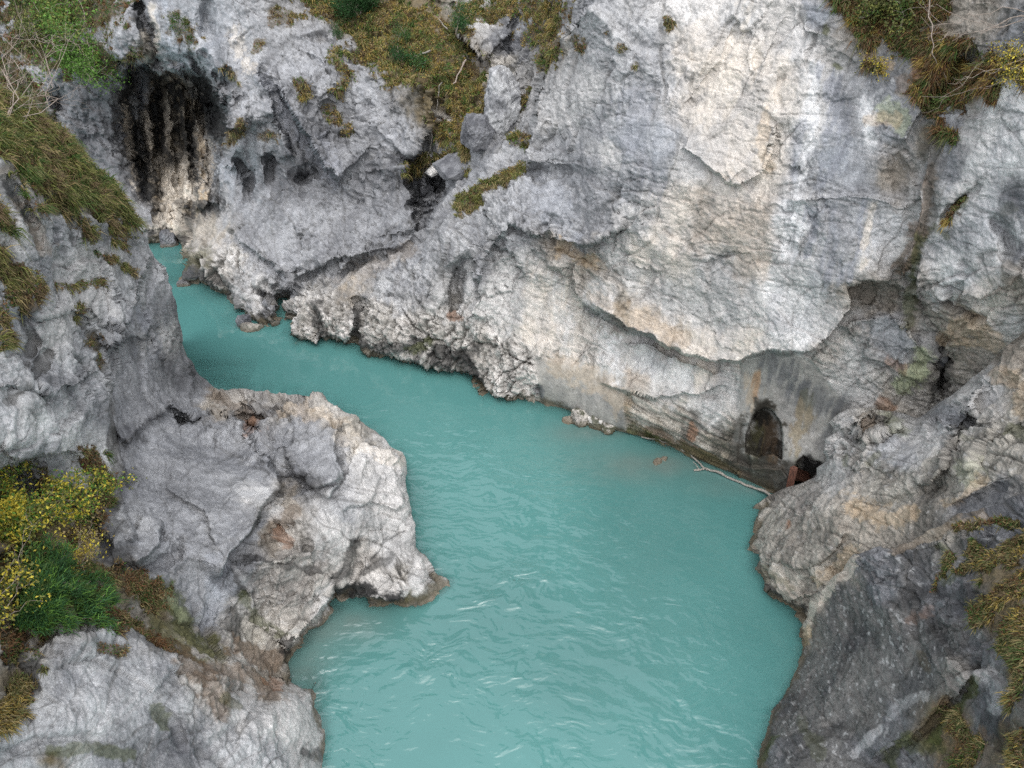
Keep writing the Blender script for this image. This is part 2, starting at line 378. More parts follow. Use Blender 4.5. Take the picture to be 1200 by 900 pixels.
def mesh_arrays(name, verts, faces, mat=None, col=None, smooth=True, parent=None):
    me = bpy.data.meshes.new(name); k = faces.shape[1]
    me.vertices.add(len(verts)); me.vertices.foreach_set('co', np.ascontiguousarray(verts, np.float32).ravel())
    me.loops.add(faces.size); me.loops.foreach_set('vertex_index', faces.astype(np.int32).ravel())
    me.polygons.add(len(faces)); me.polygons.foreach_set('loop_start', np.arange(0, faces.size, k, dtype=np.int32))
    me.polygons.foreach_set('use_smooth', np.full(len(faces), smooth))
    me.update(calc_edges=True)
    if col is not None:
        at_ = me.color_attributes.new('Col', 'FLOAT_COLOR', 'POINT')
        at_.data.foreach_set('color', np.column_stack([col, np.ones(len(col))]).astype(np.float32).ravel())
    if mat: me.materials.append(mat)
    o = bpy.data.objects.new(name, me); COL.objects.link(o)
    if parent: o.parent = parent
    return o
def tag(o, label=None, cat=None, group=None, kind=None):
    if label: o['label'] = label
    if cat: o['category'] = cat
    if group: o['group'] = group
    if kind: o['kind'] = kind
    return o
def empty(name, loc, label, cat, group=None):
    o = bpy.data.objects.new(name, None); COL.objects.link(o); o.location = loc
    return tag(o, label, cat, group)

# ------------------------------------------------------------------ materials
def nodes(name):
    m = bpy.data.materials.new(name); m.use_nodes = True; n = m.node_tree
    return m, n, n.nodes['Principled BSDF'], n.links
def NN(n, t, **k):
    x = n.nodes.new(t)
    for a, b in k.items():
        if a in x.inputs: x.inputs[a].default_value = b
        else: setattr(x, a, b)
    return x
def attr_mat(name, rough=.85, bump=.5, bscale=14., var=.35, spec=.25, trans=0.):
    m, n, b, l = nodes(name)
    a = NN(n, 'ShaderNodeAttribute', attribute_name='Col')
    tc = NN(n, 'ShaderNodeTexCoord')
    n1 = NN(n, 'ShaderNodeTexNoise', Scale=bscale, Detail=8., Roughness=.72); l.new(tc.outputs['Object'], n1.inputs['Vector'])
    n2 = NN(n, 'ShaderNodeTexNoise', Scale=bscale * 3.1, Detail=6., Roughness=.75); l.new(tc.outputs['Object'], n2.inputs['Vector'])
    mr = NN(n, 'ShaderNodeMapRange'); mr.inputs['From Min'].default_value = .3; mr.inputs['From Max'].default_value = .7
    mr.inputs['To Min'].default_value = 1 - var; mr.inputs['To Max'].default_value = 1 + var; l.new(n2.outputs['Fac'], mr.inputs['Value'])
    mx = NN(n, 'ShaderNodeVectorMath', operation='SCALE'); l.new(a.outputs['Color'], mx.inputs[0]); l.new(mr.outputs[0], mx.inputs['Scale'])
    l.new(mx.outputs[0], b.inputs['Base Color'])
    ad = NN(n, 'ShaderNodeMath', operation='ADD'); l.new(n1.outputs['Fac'], ad.inputs[0])
    m2 = NN(n, 'ShaderNodeMath', operation='MULTIPLY'); m2.inputs[1].default_value = .45; l.new(n2.outputs['Fac'], m2.inputs[0]); l.new(m2.outputs[0], ad.inputs[1])
    bp = NN(n, 'ShaderNodeBump', Strength=bump, Distance=.08); l.new(ad.outputs[0], bp.inputs['Height']); l.new(bp.outputs[0], b.inputs['Normal'])
    b.inputs['Roughness'].default_value = rough; b.inputs['Specular IOR Level'].default_value = spec
    return m
M_rock = attr_mat('limestone', .82, .5, 11., .42)
M_conc = attr_mat('cast_concrete', .85, .25, 10., .14)
def leaf_mat(name):
    m, n, b, l = nodes(name); a = NN(n, 'ShaderNodeAttribute', attribute_name='Col')
    l.new(a.outputs['Color'], b.inputs['Base Color']); b.inputs['Roughness'].default_value = .65; b.inputs['Specular IOR Level'].default_value = .25
    tr = NN(n, 'ShaderNodeBsdfTranslucent'); l.new(a.outputs['Color'], tr.inputs['Color'])
    ms = NN(n, 'ShaderNodeMixShader'); ms.inputs[0].default_value = .3
    l.new(b.outputs[0], ms.inputs[1]); l.new(tr.outputs[0], ms.inputs[2]); l.new(ms.outputs[0], n.nodes['Material Output'].inputs[0])
    return m
M_leaf = leaf_mat('leaf')
def wood_mat(name, c1, c2):
    m, n, b, l = nodes(name); tc = NN(n, 'ShaderNodeTexCoord'); mp = NN(n, 'ShaderNodeMapping'); mp.inputs['Scale'].default_value = (14, 14, 3)
    nz = NN(n, 'ShaderNodeTexNoise', Scale=2., Detail=6.); l.new(tc.outputs['Object'], mp.inputs[0]); l.new(mp.outputs[0], nz.inputs['Vector'])
    cr = NN(n, 'ShaderNodeValToRGB'); cr.color_ramp.elements[0].color = (*c1, 1); cr.color_ramp.elements[1].color = (*c2, 1)
    cr.color_ramp.elements[0].position = .35; cr.color_ramp.elements[1].position = .65
    l.new(nz.outputs['Fac'], cr.inputs[0]); l.new(cr.outputs[0], b.inputs['Base Color']); b.inputs['Roughness'].default_value = .8
    bp = NN(n, 'ShaderNodeBump', Strength=.5, Distance=.02); l.new(nz.outputs['Fac'], bp.inputs['Height']); l.new(bp.outputs[0], b.inputs['Normal'])
    return m
M_drift = wood_mat('bleached_wood', (.17, .155, .14), (.36, .33, .29))
M_twig = wood_mat('bare_twig', (.22, .17, .14), (.38, .32, .27))
M_rust = wood_mat('red_brown_timber', (.07, .03, .02), (.17, .07, .045))
#LAYERS
# ------------------------------------------------------------------ far side of the gorge (bearing, height or distance of places on it)
farC = [(205,302,'z',-1.2),(198,316,'z',-1.2),(185,303,'z',-1.2),(209,294,'z',-.9),(192,296,'z',-1.),(60,100,'Y',47),(100,0,'Y',48),(60,250,'Y',46.5),(190,200,'Y',45.5),(200,100,'Y',46.5),(200,0,'Y',44),(120,200,'Y',45.5),(150,40,'Y',44),(-100,100,'Y',50),(-100,300,'Y',48),
 (240,270,'Y',40.5),(225,300,'Y',39.2),(290,250,'Y',38.3),(290,330,'Y',35.8),(330,200,'Y',38.8),(400,250,'Y',36.8),(450,250,'Y',36.3),(400,120,'Y',39.8),(330,80,'Y',41),(300,0,'Y',43),
 (270,150,'Y',41.5),(480,150,'Y',38),(430,60,'Y',41.5),(350,330,'Y',35),(340,360,'Y',33.6),(380,345,'Y',33.6),
 (450,320,'Y',32.8),(520,250,'Y',33),(500,350,'Y',30.6),(560,300,'Y',29.7),(620,250,'Y',28.9),(650,330,'Y',28),(600,400,'Y',27.9),
 (700,420,'Y',26.3),(700,300,'Y',26.8),(700,200,'Y',27.2),(700,100,'Y',28.4),(690,0,'Y',30),(640,200,'Y',30.2),(665,100,'Y',30.6),
 (800,400,'Y',24.3),(800,300,'Y',24.3),(800,200,'Y',24.6),(800,100,'Y',26),(800,0,'Y',27.4),(930,480,'Y',21.5),(880,450,'Y',22.4),(980,450,'Y',20.7),
 (900,380,'Y',22),(900,250,'Y',22.5),(900,100,'Y',24),(900,0,'Y',25.2),(1000,300,'Y',20.7),(1000,150,'Y',22),(1000,0,'Y',23.6),(1080,200,'Y',20.2),(1080,50,'Y',21.6),
 (1060,350,'Y',20.2),(1050,430,'Y',20.2),(1105,440,'Y',19.4),(1090,0,'Y',22.2),(1130,350,'Y',18.3),(1130,200,'Y',19),(1200,400,'Y',17.3),(1200,200,'Y',17.4),(1200,0,'Y',19),(1300,200,'Y',15.5),
 (1300,0,'Y',17.5),(1000,560,'Y',20.2),(1100,560,'Y',18.9),(1200,560,'Y',17.2),(200,-260,'Y',46),(500,-260,'Y',52),(800,-260,'Y',31),(1100,-260,'Y',24),(1300,-260,'Y',19),(-200,-260,'Y',50),
 (560,200,'Y',34.3),(540,165,'Y',36),(520,100,'Y',38.5),(540,50,'Y',41),(600,30,'Y',40),(500,0,'Y',44),(600,0,'Y',42),(620,100,'Y',35.5),(590,150,'Y',34.3),(450,0,'Y',45),(515,240,'Y',35.2)]
farShore = [([(120,290),(178,286),(205,284)], (-2,14), 1.), ([(206,322),(216,334),(258,344),(284,372),(302,378),(326,384),(334,396),(352,405),(400,406),(425,418),(470,428),(500,438),(548,444),(566,460),(592,470),
   (632,473),(648,477),(662,482),(700,502),(745,512),(800,533),(860,555),(905,577),(960,600),(1010,640)], (-10,26), 2.)]
farSty = [(60,60,45,'grey'),(150,30,30,'grey'),(110,130,30,'dk'),(110,200,30,'dk'),(140,160,14,'dk'),(140,250,25,'grey'),(155,130,12,'blue'),(160,85,14,'dk'),
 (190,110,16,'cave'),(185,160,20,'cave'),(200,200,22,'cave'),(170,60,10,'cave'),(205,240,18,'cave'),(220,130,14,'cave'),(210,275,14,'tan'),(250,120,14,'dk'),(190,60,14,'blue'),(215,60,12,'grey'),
 (240,50,25,'blue'),(285,50,14,'pale'),(300,120,20,'greyl'),(270,200,18,'blue'),(330,200,30,'dk'),(310,150,20,'grey'),(350,100,20,'grey'),(385,70,30,'grey'),(370,160,20,'dk'),
 (430,110,25,'grey'),(460,150,28,'grey'),(430,200,28,'grey'),(470,200,20,'dk'),(470,250,22,'greyl'),(430,270,25,'greyl'),(400,230,18,'grey'),(300,240,20,'greyl'),(340,260,25,'greyl'),(290,290,22,'greyl'),(320,310,22,'greyl'),
 (380,300,25,'greyl'),(340,335,12,'grey'),(300,345,14,'pale'),(310,362,12,'dk'),(245,270,12,'tan'),(230,300,12,'gnarl'),(225,320,10,'dk'),(250,320,14,'gnarl'),(275,300,14,'karren'),
 (360,360,18,'karren'),(385,370,18,'karren'),(410,340,14,'tan'),(400,320,12,'greyl'),
 (440,370,18,'karren'),(470,385,18,'karren'),(450,340,20,'greyl'),(490,330,20,'greyl'),(480,300,20,'greyl'),(510,380,16,'karren'),(530,400,18,'karren'),(560,410,14,'gnarl'),(520,350,14,'pale'),
 (570,350,20,'pale'),(560,310,20,'greyl'),(545,270,20,'greyl'),(600,320,20,'pale'),(590,370,16,'pale'),(600,410,20,'karren'),(600,445,20,'karren'),(620,395,14,'cream'),(640,340,18,'cream'),(600,280,16,'greyl'),
 (620,240,22,'grey'),(660,240,24,'grey'),(640,190,22,'greyl'),(600,175,14,'greyl'),(680,200,26,'grey'),(650,290,12,'tan'),(680,270,16,'grey'),(560,240,14,'greyl'),
 (530,60,14,'pale'),(560,25,16,'pale'),(590,50,16,'dk'),(600,20,18,'grey'),(500,120,25,'earth'),(540,110,22,'earth'),(460,30,30,'earth'),(500,50,30,'earth'),(560,90,14,'tan'),(585,75,12,'gnarl'),
 (525,140,12,'gnarl'),(590,115,14,'greyl'),(565,155,12,'dk'),(540,190,20,'slate'),(560,205,12,'slate'),(500,225,12,'dk'),(495,250,10,'dk'),(525,215,10,'slate'),(650,60,10,'tan'),(420,20,20,'earth'),
 (700,40,26,'greyl'),(730,90,26,'greyl'),(760,50,26,'greyl'),(690,100,20,'pale'),(660,130,14,'pale'),(700,140,22,'greyl'),(735,160,20,'blue'),(760,110,22,'grey'),(770,170,22,'blue'),(780,80,22,'greyl'),
 (810,50,24,'cream'),(850,80,30,'cream'),(900,90,30,'cream'),(830,130,28,'cream'),(880,150,28,'cream'),(800,20,20,'pale'),(860,20,20,'pale'),(930,50,18,'pale'),(950,90,16,'pale'),
 (700,250,24,'grey'),(730,220,20,'grey'),(710,180,18,'pale'),(740,250,20,'pale'),(690,310,18,'tan'),(720,300,18,'pale'),(760,290,22,'cream'),(780,250,20,'cream'),(820,240,18,'pink'),(800,190,16,'pale'),
 (850,210,22,'cream'),(900,200,22,'cream'),(840,270,22,'pink'),(880,260,20,'pink'),(800,310,22,'cream'),(840,320,22,'pale'),(880,310,22,'pink'),(820,360,20,'pale'),(780,350,18,'pale'),(860,370,18,'pale'),(870,400,14,'cream'),
 (740,330,16,'pale'),(760,365,16,'pink'),(720,360,14,'tan'),(790,390,14,'pink'),(820,400,14,'cream'),(840,412,10,'cream'),
 (960,20,14,'blue'),(955,150,20,'pale'),(950,200,20,'greyl'),(985,180,24,'blue'),(1000,110,22,'greyl'),(1030,90,22,'grey'),(1050,120,24,'grey'),(1010,150,18,'greyl'),(1060,60,20,'grey'),(1000,215,18,'blue'),
 (1040,150,18,'grey'),(1055,205,16,'tan'),(930,260,18,'white'),(960,270,20,'greyl'),(1000,265,20,'greyl'),(1040,270,18,'greyl'),(1060,290,12,'pale'),(920,320,20,'pale'),(950,340,20,'white'),(930,380,18,'white'),
 (980,310,16,'greyl'),(990,350,10,'tan'),(905,345,18,'white'),(1000,20,18,'earth'),(1040,20,22,'earth'),(1090,60,22,'earth'),(1080,100,14,'earth'),(1130,100,14,'earth'),(1150,20,20,'tan'),(1190,40,20,'grey'),
 (1010,345,16,'tan'),(1040,350,14,'tan'),(1065,330,14,'gnarl'),(1070,380,14,'tan'),(1035,390,24,'slate'),(1060,400,16,'slate'),(1000,400,14,'gnarl'),(1000,430,18,'pale'),(1030,440,16,'gnarl'),(970,420,12,'gnarl'),
 (1060,460,14,'gnarl'),(1080,440,14,'nose'),(1100,420,10,'dk'),(1000,460,14,'pale'),(1040,475,14,'tan'),
 (670,350,14,'cream'),(650,390,14,'cream'),(700,350,10,'pale'),(740,400,12,'pale'),(760,430,18,'white'),(800,450,18,'white'),(830,440,14,'cream'),(740,445,12,'pink'),(780,470,14,'pale'),(850,450,14,'pale'),
 (740,480,14,'ledge'),(770,490,16,'ledge'),(800,500,16,'ledge'),(840,520,16,'ledge'),(870,540,14,'ledge'),(720,475,10,'ledge'),(830,480,14,'pale'),
 (1100,260,14,'pale'),(1110,200,18,'grey'),(1100,160,14,'earth'),(1150,160,16,'pale'),(1190,130,20,'white'),(1180,180,20,'white'),(1130,220,18,'pale'),(1150,250,20,'white'),(1120,280,18,'greyl'),(1170,280,22,'white'),
 (1190,240,16,'dk'),(1150,310,18,'pale'),(1120,330,18,'white'),(1160,350,18,'cream'),(1190,330,16,'tan'),(1110,370,16,'tan'),(1150,390,18,'tan'),(1120,420,14,'tan'),(1180,380,14,'pale'),(1085,330,12,'gnarl'),(1195,300,12,'grey'),(1110,140,12,'grey')]
farSty = [(u, v, r, {'greyl': 'grey', 'pale': 'greyl'}.get(k, k) if (u < 500 and v < 312) else k) for u, v, r, k in farSty]
farFeat = [
 ('groove',[(163,95),(166,150),(172,215)],.9,3),('groove',[(182,100),(184,160),(190,235)],1.,3.5),('groove',[(200,95),(205,150),(208,230)],.9,3),('groove',[(218,105),(224,160),(228,235)],1.0,3.5),('groove',[(238,130),(244,180),(246,240)],.8,3),('lip',[(172,150),(185,170),(205,160),(232,180)],.5,10,(200,140)),
 # overhanging lower lip of the main face
 ('lip',[(628,300),(648,316),(667,322),(676,345),(705,368),(732,388),(790,411)],.45,34,(760,330)),('lip',[(690,352),(740,385),(790,409),(830,424),(867,424),(905,411),(925,413),(950,411),(975,395),(985,383),(998,366),(995,342),(1017,331),(1050,331)],.95,36,(850,330)),
 ('lip',[(640,283),(665,282),(690,288),(717,274),(735,262)],.7,18,(690,230)),
 ('lip',[(795,177),(815,185),(835,200),(852,219)],.35,20,(840,170)), ('lip',[(852,219),(872,213),(895,203),(905,175),(912,143)],.35,16,(880,180)),
 ('lip',[(920,234),(960,230),(1020,232),(1068,240)],.35,14,(980,260)),
 ('lip',[(730,398),(760,402),(800,420),(840,440)],.3,10,(790,440)),
 ('lip',[(700,448),(740,462),(780,470),(820,464),(850,452)],.35,10,(790,445)),
 ('lip',[(640,285),(600,262),(575,290),(560,330)],.5,24,(560,240)),
 ('lip',[(1090,110),(1070,150),(1062,170)],.4,14,(1030,140)),
 ('lip',[(940,30),(990,45),(1010,30)],.3,14,(960,80)), ('lip',[(985,60),(1000,45),(1020,40)],.2,10,(1010,70)),
 ('groove',[(860,30),(845,80),(815,110),(800,130)],.18,3), ('groove',[(925,10),(905,60),(895,90)],.15,3),('groove',[(890,60),(885,100),(870,112)],.15,3),
 ('groove',[(915,85),(910,110),(918,125)],.15,3),
 ('dent',1055,207,17,30,8,.45,2),('dent',1020,348,28,15,0,.7,1.2),
 ('dent',975,470,60,50,0,.5,2),
 ('groove',[(551,300),(536,318),(531,340),(527,370)],1.1,7),('lip',[(548,300),(558,320),(556,350),(545,372)],.5,16,(590,330)),
 ('groove',[(340,338),(330,362),(330,392)],1.4,7),('groove',[(418,345),(424,370),(413,412)],.7,6),('groove',[(390,325),(440,300),(480,290),(500,272)],.5,4),
 ('groove',[(482,195),(486,240),(492,270)],1.0,6),('lip',[(478,190),(483,230),(490,272)],.8,30,(450,230)),
 ('lip',[(505,88),(510,130),(505,160),(480,190)],.8,30,(460,140)),
 ('lip',[(408,45),(414,70),(440,92),(470,84),(505,88)],.5,20,(450,130)),
 ('groove',[(433,100),(436,170),(430,240)],.2,4),
 ('lip',[(342,325),(360,320),(400,300),(440,300)],.4,16,(360,290)),
 ('lip',[(262,270),(285,285),(320,310),(330,330)],.4,18,(320,290)), ('lip',[(297,330),(310,345),(345,350)],.5,12,(310,325)),
 ('dent',255,200,10,60,5,.6,1),
 # hollow at the head of the gorge
 ('dent',200,150,52,70,-8,4.0,2),('dent',160,90,20,26,0,2.0,1),('dent',240,110,22,40,-20,2.4,1.5),('groove',[(148,110),(155,150),(165,190),(172,240)],1.4,6),
 ('groove',[(228,110),(240,150),(255,185)],1.2,8),('lip',[(143,95),(160,78),(190,88),(215,82),(240,92),(262,130),(272,160)],2.2,30,(210,50)),
 ('dent',200,240,24,18,0,1.2,2),('lip',[(175,248),(200,243),(225,248),(255,235)],.5,14,(205,235)),
 ('lip',[(222,55),(235,85),(245,110),(275,170),(262,200)],1.0,26,(290,120)),
 ('lip',[(320,100),(340,130),(365,170),(385,200),(398,215)],1.5,26,(420,160)),('dent',286,205,16,34,8,.6,1),('dent',317,200,9,20,-15,.45,1),('dent',360,206,18,10,-25,.6,1),('lip',[(300,75),(312,100),(330,150),(345,185)],.8,16,(290,140)),('dent',330,345,24,10,0,.9,1.5),('dent',395,300,40,12,-12,-.5,1),('dent',450,190,30,40,10,-.7,1),('dent',380,100,26,30,10,-.6,1),('groove',[(270,185),(290,200),(296,240)],.9,7),('groove',[(312,180),(316,215)],.6,5),('groove',[(345,215),(362,200),(372,205)],.6,6),
 ('groove',[(160,0),(175,40),(185,75)],1.0,6),('groove',[(240,0),(245,50)],.6,8),('groove',[(70,100),(66,140)],1.0,7),
 ('lip',[(570,140),(566,120),(572,95),(600,90),(612,100)],.8,22,(600,130)),
 ('lip',[(617,200),(622,150),(630,110),(636,60),(680,20),(700,0)],1.6,40,(680,120)),
 ('lip',[(560,250),(590,228),(612,200)],.8,26,(600,250)),('dent',510,215,16,12,20,1.6,1.5),('dent',495,240,8,20,0,1.2,1),
 ('dent',605,130,10,40,20,.6,1),('lip',[(535,0),(533,30),(550,60),(570,75)],1.2,24,(570,30)),('groove',[(612,15),(600,45),(590,70)],.8,5),
 # recess beside the near right rock
 ('lip',[(985,383),(1010,372),(1040,368),(1062,378),(1080,410)],.35,20,(1040,400)),('dent',1108,430,10,34,8,1.2,1.5),('lip',[(1050,332),(1062,300),(1072,260),(1080,200),(1092,140)],.4,26,(1120,260)),
 ('groove',[(1080,130),(1100,110),(1120,80),(1150,60)],.9,9),
 ('lip',[(1190,60),(1160,90),(1140,110)],.6,20,(1190,140)),('lip',[(1120,350),(1150,352),(1180,330),(1198,300)],.6,18,(1150,320)),('groove',[(1160,260),(1178,275),(1180,310)],.7,6),('groove',[(1150,215),(1120,240),(1100,262)],.4,5),
 ('groove',[(1096,230),(1084,300)],.2,7),
 # drainage tunnel mouths in the cast wall
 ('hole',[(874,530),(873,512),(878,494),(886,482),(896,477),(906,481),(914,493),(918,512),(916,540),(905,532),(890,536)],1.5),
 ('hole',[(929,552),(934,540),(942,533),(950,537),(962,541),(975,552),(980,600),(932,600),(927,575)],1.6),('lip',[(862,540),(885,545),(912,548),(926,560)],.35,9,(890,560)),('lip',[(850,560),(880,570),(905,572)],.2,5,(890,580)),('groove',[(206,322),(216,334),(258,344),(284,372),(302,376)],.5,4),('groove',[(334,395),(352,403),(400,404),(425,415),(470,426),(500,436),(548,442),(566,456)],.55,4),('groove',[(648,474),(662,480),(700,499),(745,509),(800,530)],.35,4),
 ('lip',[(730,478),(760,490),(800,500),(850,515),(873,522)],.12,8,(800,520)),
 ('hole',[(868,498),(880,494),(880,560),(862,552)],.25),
]
wallPoly = [(868,424),(890,414),(925,412),(950,420),(975,455),(1000,480),(1010,500),(1010,650),(900,600),(868,560),(858,520),(866,470)]
patchPoly = [(628,420),(660,424),(690,430),(722,430),(735,440),(730,480),(735,508),(700,503),(650,480),(634,472)]
